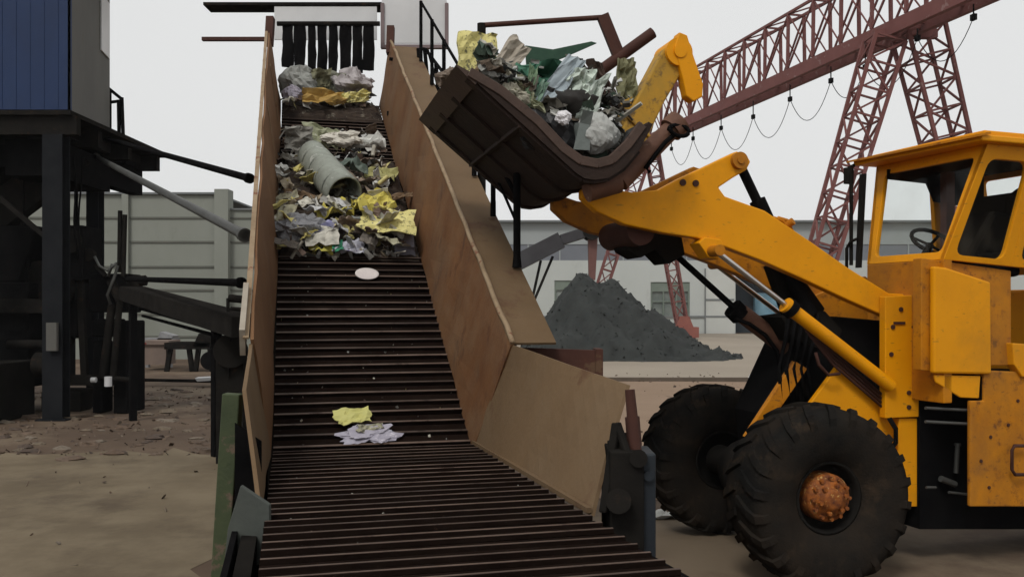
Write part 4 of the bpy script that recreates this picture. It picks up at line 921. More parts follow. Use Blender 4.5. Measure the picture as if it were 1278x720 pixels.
for (a_, c_, r) in (((150,263),(149,340),.05), ((156,268),(154,345),.05), ((120,330),(132,345),.06), ((140,380),(128,470),.09), ((150,372),(140,480),.07), ((166,345),(172,365),.14), ((160,352),(182,350),.12), ((138,350),(150,375),.1), ((116,470),(165,474),.06)): b.tube(P(*a_,20.0), P(*c_,20.0), r)
b.build('linkage', BLK2, hp)
b = MB(); b.path([P(135,345,19.9), P(140,330,19.9), P(147,332,19.9), P(142,348,19.9), P(134,368,19.9), P(138,380,19.9)], .035); b.path([P(118,320,19.9), P(124,332,19.9), P(134,338,19.9), P(146,328,19.9)], .03); b.build('hose', PALEP, hp)
b = MB(); b.tube(P(135,470,19.8), P(135,482,19.8), .08); b.tube(P(114,474,19.8), P(120,474,19.8), .06); b.build('fitting', WHITE, hp)
ic = empty('inclined_conveyor', (-7.5, 18, 0), 'black inclined conveyor sloping down towards the left side of the rusty wall', 'conveyor')
b = MB(); b.beam(P(165,366,19), P(310,408,13), .5, .3); b.build('trough', mat('trough_dark', (.014,.013,.012), (.022,.02,.018), 3, spec=0), ic)
b = MB(); b.beam(P(175,384,18.9), P(300,418,13.2), .08); b.beam(P(178,394,18.9), P(290,424,13.6), .05); b.beam(P(238,388,15.6), P(240,402,15.6), .1); b.build('return_chain', BLK, ic)
for px, y0, Y in ((166,366,19),(270,398,14.4)):
    p = P(px,y0,Y); b = MB(); b.beam((p.x,p.y,0), p, .13); b.build('leg', BLK, ic)
dv = MB(); dv.tube(P(288,438,13.6), P(288,438,14.2), .26, n=24); dv.box((P(272,0,13.8).x,13.7,0),(P(306,0,13.8).x,14.3,P(0,448,13.8).z)); dv.tube(P(292,400,13.2),P(306,402,13.2),.09); dv.tube(P(286,372,13.2),P(306,374,13.2),.06); dv.tube(P(288,385,13.2),P(302,386,13.2),.03); dv.box((P(281,0,13.6).x,13.65,P(0,470,13.6).z),(P(284,0,13.6).x,13.7,P(0,372,13.6).z))
tag(dv.build('tail_drive', BLK2), 'dark drive unit tucked against the left side of the conveyor', 'machine')
b = MB(); q = P(174,430,21.5); b.box((q.x-.09, 21.4, 0), (q.x+.09, 21.6, q.z)); b.box((q.x-.12, 21.38, q.z), (q.x+.12, 21.62, q.z+.04)); tag(b.build('red_post', REDP), 'short red post at the right end of the black machinery', 'post')
ct = empty('hand_cart', P(235,455,34), 'low dark cart with open frame standing before the pale shed wall', 'cart')
b = MB(); a_, c_ = P(210,432,34), P(266,428,34); b.box((a_.x, 33.6, a_.z-.1), (c_.x, 35, a_.z+.15)); b.prism([P(240,433,33.6),P(264,433,33.6),P(262,418,33.6),P(248,416,33.6)], (0,1.2,0)); b.build('deck', BLK2, ct)
for px, pb in ((213,208),(236,240),(248,244),(262,265)):
    q = P(pb,0,33.8); q.z = .0; b = MB(); b.beam(P(px,434,33.8), q, .16); b.build('leg', BLK2, ct)
b = MB(); b.tube(P(262,450,33.7), P(262,450,33.9), .35, n=20); b.build('wheel', BLK, ct)
wb = MB(); wb.prism([P(178,428,34.5), P(207,431,34.5), P(207,455,34.5), P(178,455,34.5)], (0,1.0,0)); wb.box((P(176,0,34.5).x,34.4,P(0,430,34.5).z),(P(212,0,34.5).x,35.6,P(0,425,34.5).z)); tag(wb.build('pale_crate', mat('pale_crate', (.20,.15,.12),(.16,.12,.1),2)), 'pale brown crate beside the low dark cart', 'crate')
sb = MB(); sb.prism([P(196,424,36), P(200,414,36), P(216,419,36), P(214,424,36)], (0,.6,0)); sb.box((P(176,0,36).x,36,P(0,428,36).z),(P(215,0,36).x,36.8,P(0,422,36).z)); sb.box((P(180,0,36).x,36.1,0),(P(184,0,36).x,36.3,P(0,428,36).z)); sb.box((P(208,0,36).x,36.1,0),(P(212,0,36).x,36.3,P(0,428,36).z)); tag(sb.build('work_bench', mat('bench_grey',(.14,.14,.15),(.3,.3,.3),2)), 'dark bench with a white sheet on top, behind the crate', 'bench')
b = MB(); b.tube(P(176,474,27.5), P(290,476,27.5), .05); b.tube(P(176,474,27.5)+Vector((0,.15,-.02)), P(290,476,27.5)+Vector((0,.15,-.02)), .04); tag(b.build('long_rail', BLK2), 'long thin dark rail lying across the ground behind the rubble', 'rail')
b = MB(); b.prism([P(243,472,27), P(264,471,27), P(262,475,27), P(246,476,27)], (0,.3,.02)); tag(b.build('white_scrap', WHITE), 'small white scrap lying on the long dark rail', 'scrap')

# ================================================================== RUBBISH
from mathutils import Euler
MIX = [(.62,.58,.48),(.16,.10,.07),(.80,.78,.72),(.45,.37,.26),(.05,.045,.04),(.80,.70,.28),(.55,.55,.52),(.24,.16,.12),(.70,.66,.58),(.34,.36,.34)]
RUBM = mat_island('rubbish_mix', MIX)
RUBD = mat_island('dark_rubbish_mix', [(.10,.09,.07),(.5,.5,.46),(.05,.05,.05),(.36,.36,.32),(.10,.15,.11),(.55,.52,.44),(.18,.13,.09),(.75,.75,.72)])
GS = 1.0
def sheet(c, w_, h_, X, Yv, amp=.04, n=9, th=.006, seed=0, curl=0):
    w_ *= GS; h_ *= GS; amp *= GS
    """a crumpled sheet with thickness, spanned by X and Yv"""
    c = Vector(c); X = Vector(X).normalized(); Yv = Vector(Yv).normalized(); Z = X.cross(Yv).normalized(); vs = []
    for j in range(n+1):
        for i in range(n+1):
            u, v = i/n-.5, j/n-.5
            q = Vector((u*3.1+seed*7.3, v*3.1+seed*1.7, seed)); k = noise.noise(q)*amp*1.4 + noise.noise(q*2.7)*amp*.7 + abs(noise.noise(q*5))*amp*.4
            e_ = Vector((noise.noise(q+Vector((4,0,0))), noise.noise(q+Vector((0,4,0))), 0))*.12
            vs.append(c + X*w_*(u+e_.x) + Yv*h_*(v+e_.y) + Z*(k + curl*(u*u*4)))
    N_ = len(vs); b = MB(); fs = []
    for j in range(n):
        for i in range(n):
            a = (j*(n+1)+i, j*(n+1)+i+1, (j+1)*(n+1)+i+1, (j+1)*(n+1)+i); fs.append(a); fs.append(tuple(k+N_ for k in a[::-1]))
    ed = list(range(n+1)) + [j*(n+1)+n for j in range(1,n+1)] + [n*(n+1)+i for i in range(n-1,-1,-1)] + [j*(n+1) for j in range(n-1,0,-1)]
    for a, d in zip(ed, ed[1:]+ed[:1]): fs.append((d, a, a+N_, d+N_))
    b.add(vs + [v - Z*th for v in vs], fs, 0, False); return b
def lump(c, rx, ry, rz, X, Yv, amp=.25, seed=0, n=36, smooth=False):
    amp = amp*1.5 if n == 36 else amp
    rx *= GS; ry *= GS; rz *= GS
    c = Vector(c); X = Vector(X).normalized(); Yv = Vector(Yv).normalized(); Z = X.cross(Yv).normalized(); vs = []; m_ = n//2
    for j in range(m_+1):
        th_ = math.pi*j/m_
        for i in range(n):
            ph = 2*math.pi*i/n; d = Vector((math.sin(th_)*math.cos(ph), math.sin(th_)*math.sin(ph), math.cos(th_)))
            r = 1 + amp*(noise.noise(d*1.6+Vector((seed*3.3,0,0))) + .7*abs(noise.noise(d*3.4+Vector((0,seed*2.1,0)))) + .55*abs(noise.noise(d*7.5+Vector((seed*1.3,0,5)))) - .3)
            vs.append(c + X*d.x*rx*r + Yv*d.y*ry*r + Z*d.z*rz*r)
    fs = []
    for j in range(m_):
        for i in range(n): fs.append((j*n+i, (j+1)*n+i, (j+1)*n+(i+1)%n, j*n+(i+1)%n))
    b = MB(); b.add(vs, fs, 0, smooth); return b
def carton(c, X, Yv, Z, a, d, h, seed=0):
    """ crushed box with open flaps """
    rnd = random.Random(seed); b = MB(); c = Vector(c); X = Vector(X).normalized(); Yv = Vector(Yv).normalized(); Z = Vector(Z).normalized()
    cs = [c + X*a*i + Yv*d*j + Z*h*k + Vector([rnd.uniform(-.02,.02) for _ in range(3)]) for k in (0,1) for (i,j) in ((-.5,-.5),(.5,-.5),(.5,.5),(-.5,.5))]
    b.add(cs, [(0,3,2,1),(4,5,6,7),(0,1,5,4),(1,2,6,5),(2,3,7,6),(3,0,4,7)])
    b.add([cs[4], cs[5], cs[5]+Z*h*.5+Yv*-.05, cs[4]+Z*h*.45-Yv*.06], [(0,1,2,3)]); b.add([cs[6], cs[7], cs[7]+Z*h*.3+Yv*.1, cs[6]+Z*h*.4+Yv*.1], [(0,1,2,3)])
    return b
def incl(px, py, h=0):
    """pixel -> point on the plane h above the inclined belt"""
    o = Vector((0,0,CH)); d = Vector(((px-CX)/F, 1, (HZ-py)/F)); t = (BI(0,0,h)-o).dot(inn)/d.dot(inn); return o + d*t
# loose shards: dense rubbish that nobody could count
def shards(mb, n, pick, smin, smax, seed, plate=.35):
    rnd = random.Random(seed)
    for _ in range(n):
        c = pick(rnd); s_ = rnd.uniform(smin, smax); e_ = Euler((rnd.uniform(-1,1), rnd.uniform(-1,1), rnd.uniform(0,6.3))).to_matrix()
        X, Y_, Z = e_.col[0], e_.col[1], e_.col[2]; t = rnd.random()
        if t < .80:
            k = rnd.uniform(.3, 1); m_ = [c + X*s_*a + Y_*s_*k*d + Z*rnd.uniform(-.25,.25)*s_ for a, d in ((-1,-1),(0,-.8),(1,-1),(1,.9),(.1,1.1),(-1,.8))]
            c0 = c + Z*rnd.uniform(-.3,.3)*s_; mb.add(m_+[c0]+[v-Z*.006 for v in m_+[c0]], [(i,(i+1)%6,6) for i in range(6)] + [((i+1)%6+7,i+7,13) for i in range(6)])
        elif t < .93:
            mb.obox(c, X*s_*rnd.uniform(.8,1.8), Y_*s_*.14, Z*s_*.1)
        else:
            mb.obox(c, X*s_*.6, Y_*s_*.5, Z*s_*rnd.uniform(.15,.45))
def minis(mb, n, pick, smin, smax, seed, amp_=.3):
    rnd = random.Random(seed)
    for k in range(n):
        c = pick(rnd); s_ = rnd.uniform(smin, smax); e_ = Euler((rnd.uniform(-.9,.9), rnd.uniform(-.9,.9), rnd.uniform(0,6.3))).to_matrix()
        q = sheet(c, s_, s_*rnd.uniform(.35,.9), e_.col[0], e_.col[1], s_*amp_, 5, .006, rnd.random()*90); mb.add(q.v, q.f)
def tubes(mb, n, pick, seed):
    rnd = random.Random(seed)
    for k in range(n):
        c = pick(rnd); d = Vector([rnd.uniform(-1,1) for _ in range(3)]).normalized(); l_ = rnd.uniform(.05,.13); r_ = rnd.uniform(.014,.035)
        mb.tube(c-d*l_, c+d*l_, r_, r_*rnd.uniform(.5,1), n=9)
heap = MB()
def pick1(r):
    while True:
        px, py = r.uniform(345, 515), r.uniform(160, 318)
        lim = 345 - (320-py)*.0, 470 + (py-140)*.25
        if px < 347 or px > 466 + (py-140)*.26: continue
        hmax = .34*math.sin(math.pi*min(1, max(0, (py-150)/175)))+.05
        h = r.uniform(.01, hmax); return incl(px, py, h)
shards(heap, 520, pick1, .02, .08, 3)
minis(heap, 70, pick1, .10, .22, 51); tubes(heap, 26, pick1, 52)
def pick2(r): return incl(r.uniform(354, 464), r.uniform(98, 130), r.uniform(.01, .28))
shards(heap, 160, pick2, .04, .10, 5); minis(heap, 40, pick2, .12, .3, 53)
big = MB()
def pick3(r):
    while True:
        px, py = r.uniform(352, 500), r.uniform(160, 306)
        if px > 458 + (py-140)*.26: continue
        return incl(px, py, .14 + .26*math.sin(math.pi*min(1, max(0, (py-150)/175)))*r.uniform(.7, 1))
minis(big, 46, pick3, .18, .36, 57, .13)
tag(big.build('crumpled_sheets', mat_island('sheet_mix', [(.82,.80,.74),(.85,.74,.25),(.5,.48,.44),(.75,.72,.62),(.30,.22,.16),(.80,.80,.80),(.55,.52,.36),(.20,.17,.14)])), 'crumpled pale sheets and foils strewn through the belt pile', None, None, 'stuff')
tag(heap.build('loose_rubbish', RUBM), 'loose mixed brown and grey rubbish shards heaped on the conveyor belt', None, None, 'stuff')
# body under the heap
def mound(name, u0, u1, h, label, seed):
    b = MB(); n1, n2 = 34, 18; vs = []
    for j in range(n1+1):
        for i in range(n2+1):
            tu, tv = j/n1, i/n2; e_ = min(1, min(tu, 1-tu)*5)**.6 * min(1, min(tv, 1-tv)*9+.35)
            q = Vector((tu*9+seed, tv*4, seed)); vs.append(BI(u0+(u1-u0)*tu, .02+(W-.04)*tv, h*e_*(.75+.5*noise.noise(q)+.25*noise.noise(q*3)) + .004))
    b.add(vs, [(j*(n2+1)+i, j*(n2+1)+i+1, (j+1)*(n2+1)+i+1, (j+1)*(n2+1)+i) for j in range(n1) for i in range(n2)])
    N_ = len(vs); return tag(b.build(name, mat(name+'_mat', (.016,.010,.008), (.06,.042,.03), 7, .9, spots=(.16,.14,.11), sscale=9, thr=.58, bump=.8)), label, None, None, 'stuff')
mound('rubbish_mound', 3.35, 6.5, .24, 'matted brown refuse under the larger pieces on the belt', 3)
mound('rubbish_mound', 8.25, 9.05, .16, 'matted brown refuse at the head of the belt', 8)
def mp(name, c1, c2=None, **k): return mat(name, c1, c2, **({'scale': 9, 'rough': .7, 'bump': .4, 'bscale': 25} | k))
mY = mp('yellow_carton', (.66,.57,.13), (.50,.43,.09), spots=(.2,.17,.07), sscale=14, thr=.56)
mY2 = mp('pale_yellow_print', (.68,.61,.26), (.56,.50,.18), spots=(.16,.15,.08), sscale=18, thr=.54)
mG = mp('grey_plastic', (.24,.24,.25), (.16,.16,.17), spots=(.08,.08,.09), sscale=12, thr=.56)
mD = mp('dirty_grey_board', (.26,.25,.22), (.19,.18,.16), spots=(.10,.085,.07), sscale=9, thr=.56)
mW = mp('dirty_white_sheet', (.70,.70,.66), (.58,.58,.54), spots=(.22,.2,.17), sscale=10, thr=.6)
mB = mp('brown_board', (.20,.13,.075), (.14,.09,.05), spots=(.07,.045,.03), sscale=9, thr=.56)
mO = mp('olive_print', (.24,.25,.12), (.30,.29,.16), spots=(.1,.1,.06), sscale=14, thr=.55)
mGr = mp('green_print', (.03,.25,.13), (.04,.20,.11), spots=(.25,.3,.2), sscale=9, thr=.64)
mLi = mp('lilac_print', (.38,.38,.46), (.50,.50,.54), spots=(.12,.08,.30), sscale=6, thr=.60)
mBk = mp('black_plastic', (.012,.012,.013), (.02,.02,.022), rough=.4)
mLB = mp('pale_blue_sheet', (.36,.42,.45), (.28,.33,.36), spots=(.18,.2,.22), sscale=9, thr=.58)
mMi = mp('mint_plastic', (.46,.54,.47), (.58,.64,.57), spots=(.24,.28,.24), sscale=6, thr=.6)
mGD = mp('dark_green_sheet', (.02,.055,.035), (.03,.075,.045))
mOr = mp('ochre_board', (.42,.27,.07), (.34,.21,.06), spots=(.16,.1,.05), sscale=10, thr=.6)
GI = 'rubbish items on the conveyor belt'
def T(bm, name, m_, label, cat, group=GI): return tag(bm.build(name, m_), label, cat, group)
# the big drum tube
GS = 1.3
def incl(px, py, h=0):
    if h > .05: h += .05
    o = Vector((0,0,CH)); d = Vector(((px-CX)/F, 1, (HZ-py)/F)); t = (BI(0,0,h)-o).dot(inn)/d.dot(inn); return o + d*t
p0, p1 = incl(389, 194, .36), incl(430, 243, .34)
d = (p1-p0).normalized(); b = MB(); u = d.orthogonal().normalized(); w_ = d.cross(u); n = 26; vs = []; L_ = 9
for r_, inner_ in ((.225, 0), (.208, 1)):
    for j in range(L_+1):
        for i in range(n):
            a = 2*math.pi*i/n; rr = r_*(1 + .05*math.sin(2*a+.6) + .04*noise.noise(Vector((j*.5, math.cos(a)*2, math.sin(a)*2)))); rr *= .86 + .14*j/L_
            vs.append(p0.lerp(p1, j/L_) + (u*math.cos(a) + w_*math.sin(a))*rr)
fs = []; M_ = (L_+1)*n
for j in range(L_):
    for i in range(n):
        k = (i+1) % n; fs += [(j*n+i, j*n+k, (j+1)*n+k, (j+1)*n+i), (M_+j*n+i, M_+(j+1)*n+i, M_+(j+1)*n+k, M_+j*n+k)]
for i in range(n):
    k = (i+1) % n; fs += [(L_*n+i, L_*n+k, M_+L_*n+k, M_+L_*n+i), (i, M_+i, M_+k, k)]
b.add(vs, fs, 0, True)
for j in (1.5, 3.5, 5.5, 7.5): b.lathe(p0.lerp(p1, j/9), d, [(-.012,.192+j*.0035),(0,.204+j*.0035),(.012,.192+j*.0035)], 26)
b.lathe(p0, d, [(0,.19),(0,0)], 20)
T(b, 'paper_drum', mp('weathered_drum', (.27,.29,.25), (.20,.21,.18), spots=(.40,.41,.37), sscale=6, thr=.58), 'big grey green drum with its dark open end facing down the belt', 'drum')
T(sheet(incl(484, 276, .26), .50, .46, sv+iv*-.25, iv+sv*.15, .05, seed=1), 'yellow_sheet', mY2, 'largest pale yellow printed sheet low at the right of the belt pile', 'sheet')
T(sheet(incl(466, 252, .32), .40, .30, sv+iv*.5, iv-sv*.2, .10, seed=2), 'yellow_wrapping', mY, 'crumpled bright yellow wrapping just below the open drum', 'wrapping')
T(sheet(incl(418, 262, .24), .34, .22, sv+iv*.2, iv, .09, seed=3), 'yellow_wrapping', mY, 'crumpled yellow wrapping left of the big yellow sheet', 'wrapping')
T(lump(incl(376, 288, .15), .24, .17, .13, sv, iv, .3, 4), 'grey_bag', mG, 'grey plastic bag at the lower left of the belt pile', 'bag')
T(sheet(incl(410, 284, .18), .32, .20, sv+iv*.35, iv, .05, seed=5), 'printed_bag', mp('blue_violet_print', (.22,.22,.42), (.50,.50,.62), spots=(.10,.06,.34), sscale=6, thr=.55), 'pale bag with violet print between the grey bag and the yellow sheet', 'bag')
T(sheet(incl(434, 307, .10), .30, .20, sv, iv, .05, seed=6, curl=-.03), 'printed_bag', mLi, 'white bag with violet marks beside the green label at the pile foot', 'bag')
T(sheet(incl(421, 306, .13), .09, .20, sv, iv, .02, seed=7), 'green_packet', mGr, 'small green packet at the foot of the belt pile', 'packet')
T(sheet(incl(400, 308, .08), .22, .17, sv+iv*-.4, iv, .05, seed=8), 'yellow_packet', mp('lemon', (.58,.54,.10),(.5,.45,.1)), 'lemon yellow packet left of the green packet', 'packet')
T(carton(incl(504, 318, 0), sv, iv, inn, .24, .15, .12, 9), 'small_carton', mp('blue_grey_box', (.20,.21,.26),(.28,.28,.34)), 'bluish grey carton against the right wall at the pile foot', 'carton')
T(sheet(incl(476, 215, .24), .30, .22, sv+iv*-.5, iv+sv*.3, .05, seed=10), 'olive_sheet', mp('khaki_board', (.36,.34,.14),(.28,.26,.1)), 'folded khaki yellow board at the right above the yellow sheets', 'board')
T(sheet(incl(497, 245, .18), .34, .10, sv+iv*.6, iv-sv*.6, .03, seed=11), 'brown_board', mB, 'narrow brown board leaning by the right wall', 'board')
T(sheet(incl(373, 172, .30), .30, .24, sv+iv*.15, inn+iv*.4, .05, seed=12), 'grey_board', mD, 'square grey board standing at the upper left of the pile', 'board')
T(sheet(incl(401, 170, .30), .42, .30, sv+iv*-.5, inn*.7+iv, .08, seed=13), 'olive_sheet', mp('sage_sheet', (.27,.28,.18),(.33,.34,.23)), 'sage green folded sheet at the crest of the pile', 'sheet')
T(lump(incl(428, 173, .33), .19, .10, .08, sv, iv, .35, 14), 'white_bundle', mp('dirty_white', (.60,.57,.50),(.5,.46,.4)), 'white bundle at the crest of the pile above the drum', 'bundle')
T(sheet(incl(457, 178, .26), .40, .14, sv, iv, .10, seed=15), 'white_wrapping', mW, 'dirty white wrapping right of the white bundle', 'wrapping')
T(lump(incl(349, 214, .16), .10, .09, .07, sv, iv, .3, 16), 'white_bundle', mW, 'small white bundle pressed against the left wall', 'bundle')
T(sheet(incl(363, 197, .22), .26, .10, sv-iv*.9, iv, .04, seed=17), 'wood_strip', mD, 'grey broken slat at the left above the dark gap', 'slat')
T(sheet(incl(352, 258, .16), .09, .16, sv, iv, .03, seed=18), 'yellow_scrap', mp('amber', (.55,.40,.05),(.48,.36,.05)), 'small amber scrap close to the left wall', 'scrap')
T(sheet(incl(378, 245, .20), .36, .12, sv-iv*.3, iv, .05, seed=19), 'brown_board', mB, 'dark brown board lying left of the open drum', 'board')
T(sheet(incl(440, 207, .36), .30, .16, sv-iv*.2, iv, .08, seed=20), 'dark_wrapping', mp('slate_green', (.09,.12,.10),(.16,.19,.16)), 'dark green wrapping beside the upper right of the drum', 'wrapping')
T(sheet(incl(475, 228, .22), .16, .10, sv, iv, .05, seed=22), 'white_scrap', mW, 'white scrap under the khaki board', 'scrap')
T(sheet(incl(440, 180, .25), .5, .07, sv+iv*.05, iv, .02, seed=23, th=.03), 'wood_strip', mD, 'long grey slat lying across the pile under the crest', 'slat')
# upper pile
T(lump(incl(374, 104, .28), .22, .2, .22, sv, iv, .3, 24), 'grey_bag', mp('stone_bag', (.24,.25,.23),(.30,.30,.28)), 'stone grey bag at the top left under the rubber curtain', 'bag')
T(lump(incl(366, 121, .18), .13, .12, .12, sv, iv, .25, 25), 'lilac_bag', mp('lilac_grey', (.34,.31,.37),(.28,.26,.3)), 'small lilac grey bag below the stone grey bag', 'bag')
T(sheet(incl(401, 103, .34), .26, .34, sv+iv*.2, inn+iv*.2, .07, seed=26), 'olive_board', mp('dark_olive', (.13,.13,.08),(.18,.17,.1)), 'dark olive board standing up at the top of the belt', 'board')
T(sheet(incl(418, 104, .32), .34, .28, sv-iv*.6, inn+iv*.3, .06, seed=27), 'folded_board', mp('greyish_olive', (.22,.22,.17),(.17,.17,.13)), 'folded grey olive board between the dark board and the pale bag', 'board')
T(lump(incl(440, 106, .30), .24, .2, .18, sv, iv, .3, 28), 'pale_bag', mp('ash_pink', (.38,.35,.35),(.30,.27,.27)), 'pale pinkish grey bag at the top right under the curtain', 'bag')
T(sheet(incl(404, 121, .26), .52, .20, sv+iv*.1, inn*.6+iv, .06, seed=29), 'ochre_board', mOr, 'ochre yellow board lying across the top pile', 'board')
T(sheet(incl(444, 120, .26), .38, .16, sv+iv*.4, inn*.6+iv, .06, seed=30), 'khaki_wrapping', mY2, 'khaki yellow wrapping right of the ochre board', 'wrapping')
# lone pieces on the clear belt
GS = 1.0
def incl(px, py, h=0):
    o = Vector((0,0,CH)); d = Vector(((px-CX)/F, 1, (HZ-py)/F)); t = (BI(0,0,h)-o).dot(inn)/d.dot(inn); return o + d*t
b = MB(); c_ = incl(458, 343, .035); b.lathe(c_, inn, [(0,0),(0,.115),(.012,.13),(.02,.128),(.008,.10),(.006,0)], 28)
tag(b.build('white_disc', mp('white_lid', (.66,.60,.57),(.58,.52,.5), rough=.4)), 'round whitish lid lying alone on the clear belt', 'lid')
T(sheet(incl(440, 518, .055), .30, .20, sv+iv*.15, iv-sv*.1, .025, seed=31), 'yellow_card', mp('clean_yellow_card', (.56,.54,.20),(.50,.47,.16), spots=(.3,.28,.12), sscale=12, thr=.62), 'flat yellow card low on the clear belt', 'card')
b = lump(incl(460, 541, .035), .20, .115, .028, sv+iv*.1, iv, .5, 95)
T(b, 'silver_foil', mp('silver_dish', (.40,.38,.44),(.30,.28,.34), spots=(.55,.52,.58), sscale=12, thr=.58, rough=.4), 'crumpled silvery foil next to the flat yellow card', 'foil')
b = sheet(incl(462, 534, .06), .22, .08, sv+iv*.2, iv, .03, seed=33); T(b, 'printed_wrapper', mp('newsprint', (.46,.44,.30),(.12,.11,.09), scale=30), 'printed wrapper lying on the silvery foil', 'wrapper')

cr0 = MB()
def pc(r):
    if r.random() < .6: return BI(r.uniform(0, 3.3), r.uniform(.04, W-.04), .0)
    return BF(r.uniform(0, 3), r.uniform(.04, W-.04), -.008)
shards(cr0, 130, pc, .004, .012, 71)
tag(cr0.build('belt_crumbs', RUBM), 'small crumbs of waste caught between the slats', None, None, 'stuff')
# ---- rubbish in the bucket
GS = 1.15
GB = 'rubbish items in the raised bucket'
bm_ = MB()
def pickb(r):
    while True:
        d_ = r.uniform(.12, 1.42); a_ = .20 + (BWID-.32)*r.random()**1.5
        import bisect
        for (d0,z0),(d1,z1) in zip(prof, prof[1:]):
            if d0 <= d_ <= d1: zf = z0+(z1-z0)*(d_-d0)/(d1-d0)
        ztop = 4.12 + .30*math.sin(math.pi*min(1,d_/1.5))
        z = r.uniform(max(zf+.15, ztop-.75), ztop); return BK(d_, z, a_)
shards(bm_, 520, pickb, .03, .12, 11)
def pickn(r):
    d_ = r.uniform(.15, .72) if r.random() < .85 else r.uniform(1.2, 1.34); zr = 4.22 - .62*math.sin(math.pi*min(1,d_/1.75)); return BK(d_, min(zr + .10 + r.random()**.8*.42, 4.45), .03 + .3*r.random())
minis(bm_, 34, pickn, .07, .17, 61); tubes(bm_, 6, pickn, 62); shards(bm_, 60, pickn, .02, .06, 63)
tag(bm_.build('loose_rubbish', RUBD), 'loose dark mixed rubbish filling the raised loader bucket', None, None, 'stuff')
# rubble body that fills the bucket below the visible pieces
b = MB(); b.prism([BK(d_, z_, .50) for d_, z_ in ((.25,4.14),(.8,3.72),(1.0,3.60),(1.15,3.64),(1.36,3.9),(1.1,4.2),(.75,4.26),(.4,4.2))], AV*(BWID-.6))
for v_ in range(len(b.v)): b.v[v_] = b.v[v_] + noise.noise_vector(b.v[v_]*3)*.04
q = lump(BK(.86,4.02,.62), .36, .40, .25, -HV-UP*.3, AV, .35, 91); b.add(q.v, q.f, 0, True)
tag(b.build('packed_rubbish', mp('black_refuse', (.02,.018,.016),(.035,.03,.027), scale=4)), 'dark packed refuse filling the belly of the bucket', None, None, 'stuff')
def TB(bm, name, m_, label, cat): return tag(bm.build(name, m_), label, cat, GB)
HX = -HV   # to the right in the picture
TB(sheet(LP(597, 73, .9), .30, .42, HX+UP*.02, UP, .03, seed=41, th=.05), 'yellow_carton', mY2, 'flattened yellow printed carton standing up at the left lip of the bucket', 'carton')
TB(sheet(LP(632, 78, .55), .17, .40, HX-UP*.7, UP*.8+HX*.6, .03, seed=42, th=.03), 'beige_board', mp('beige_board', (.36,.32,.26),(.30,.26,.21)), 'beige board leaning right beside the yellow carton', 'board')
TB(lump(LP(608, 94, .3), .13, .12, .07, HX+UP*.3, AV, .3, 43), 'brown_lump', mB, 'dark brown bundle between carton and beige board', 'bundle')
b = MB(); b.prism([LP(x,y,.8) for x,y in ((656,57),(690,62),(738,52),(745,54),(704,72),(672,84),(658,86))], AV*.03); TB(b, 'dark_green_board', mGD, 'dark green flat board pointing right above the bucket load', 'board')
TB(sheet(LP(668, 100, .22), .30, .26, HX, UP+HX*.2, .09, seed=44), 'green_tarpaulin', mp('bottle_green', (.03,.11,.07),(.05,.15,.09)), 'bottle green crumpled tarpaulin under the flat dark green board', 'tarpaulin')
TB(sheet(LP(694, 108, .04), .14, .52, HX-UP*.45, UP+HX*.75, .02, seed=45, th=.01), 'pale_blue_sheet', mLB, 'long pale blue sheet leaning in the middle of the bucket load', 'sheet')
TB(sheet(LP(720, 112, .06), .22, .30, HX, UP+HX*.3, .08, seed=46), 'mint_sheet', mMi, 'mint green plastic sheet right of the pale blue sheet', 'sheet')
TB(sheet(LP(738, 122, .08), .16, .32, HX+UP*.2, UP+HX*.35, .05, seed=47), 'mint_tray', mp('pale_mint', (.46,.52,.46),(.52,.57,.52)), 'paler mint plastic sheet at the right side of the load', 'panel')
TB(lump(LP(745, 166, .05), .15, .13, .14, HX-UP*.3, AV, .13, 48), 'white_bag', mp('off_white', (.34,.35,.33),(.42,.42,.40)), 'rounded off white bag low at the right of the bucket load', 'bag')
TB(carton(LP(724, 186, .0), HX, AV, UP+HX*.1, .11, .1, .2, 49), 'grey_box', mp('slate_box', (.13,.15,.14),(.17,.19,.18)), 'slate grey box left of the off white bag in the bucket', 'box')
TB(lump(LP(702, 147, -.05), .055, .05, .05, HX, AV, .2, 50), 'white_cup', mp('bright_white', (.75,.73,.74),(.65,.63,.65)), 'bright white cup in the middle of the black bag', 'cup')
TB(sheet(LP(694, 141, -.03), .09, .05, HX-UP*.3, UP, .02, seed=51), 'white_scrap', mW, 'white paper scrap just left of the bright white cup', 'scrap')
TB(lump(LP(686, 164, .14), .24, .15, .19, HX-UP*.5, AV, .22, 52), 'black_bag', mBk, 'big black plastic bag low in the middle of the load', 'bag')
for k, (x, y, dx, m_, nm, lb) in enumerate(((662,106,.2,mp('leaf_green',(.12,.2,.12),(.2,.27,.17)),'green_strip','green plastic strip standing left of the pale blue sheet'), (652,117,-.1,mp('straw',(.34,.34,.24),(.26,.26,.18)),'straw_strip','straw coloured strip beneath the beige board'), (671,122,.5,mp('sea_green',(.22,.32,.25),(.15,.25,.18)),'green_strip','sea green strip slanting over the black bag'), (641,112,-.4,mp('cream',(.45,.42,.33),(.38,.35,.27)),'cream_strip','cream strip close to the bucket rim'))):
    TB(sheet(LP(x,y,-.01+.02*k), .06, .27, HX-UP*dx, UP+HX*dx, .02, seed=60+k), nm, m_, lb, 'strip')
TB(lump(LP(640, 120, .02), .10, .08, .07, HX, AV, .4, 70), 'cream_bundle', mp('cream_rag', (.40,.38,.30),(.3,.28,.22)), 'cream rag bundle on the near rim of the bucket', 'bundle')
TB(sheet(LP(658, 125, .02), .26, .14, HX-UP*.6, UP, .07, seed=71), 'straw_wrapping', mp('pale_straw', (.38,.38,.25),(.28,.3,.2)), 'straw coloured crumpled wrapping above the near rim', 'wrapping')
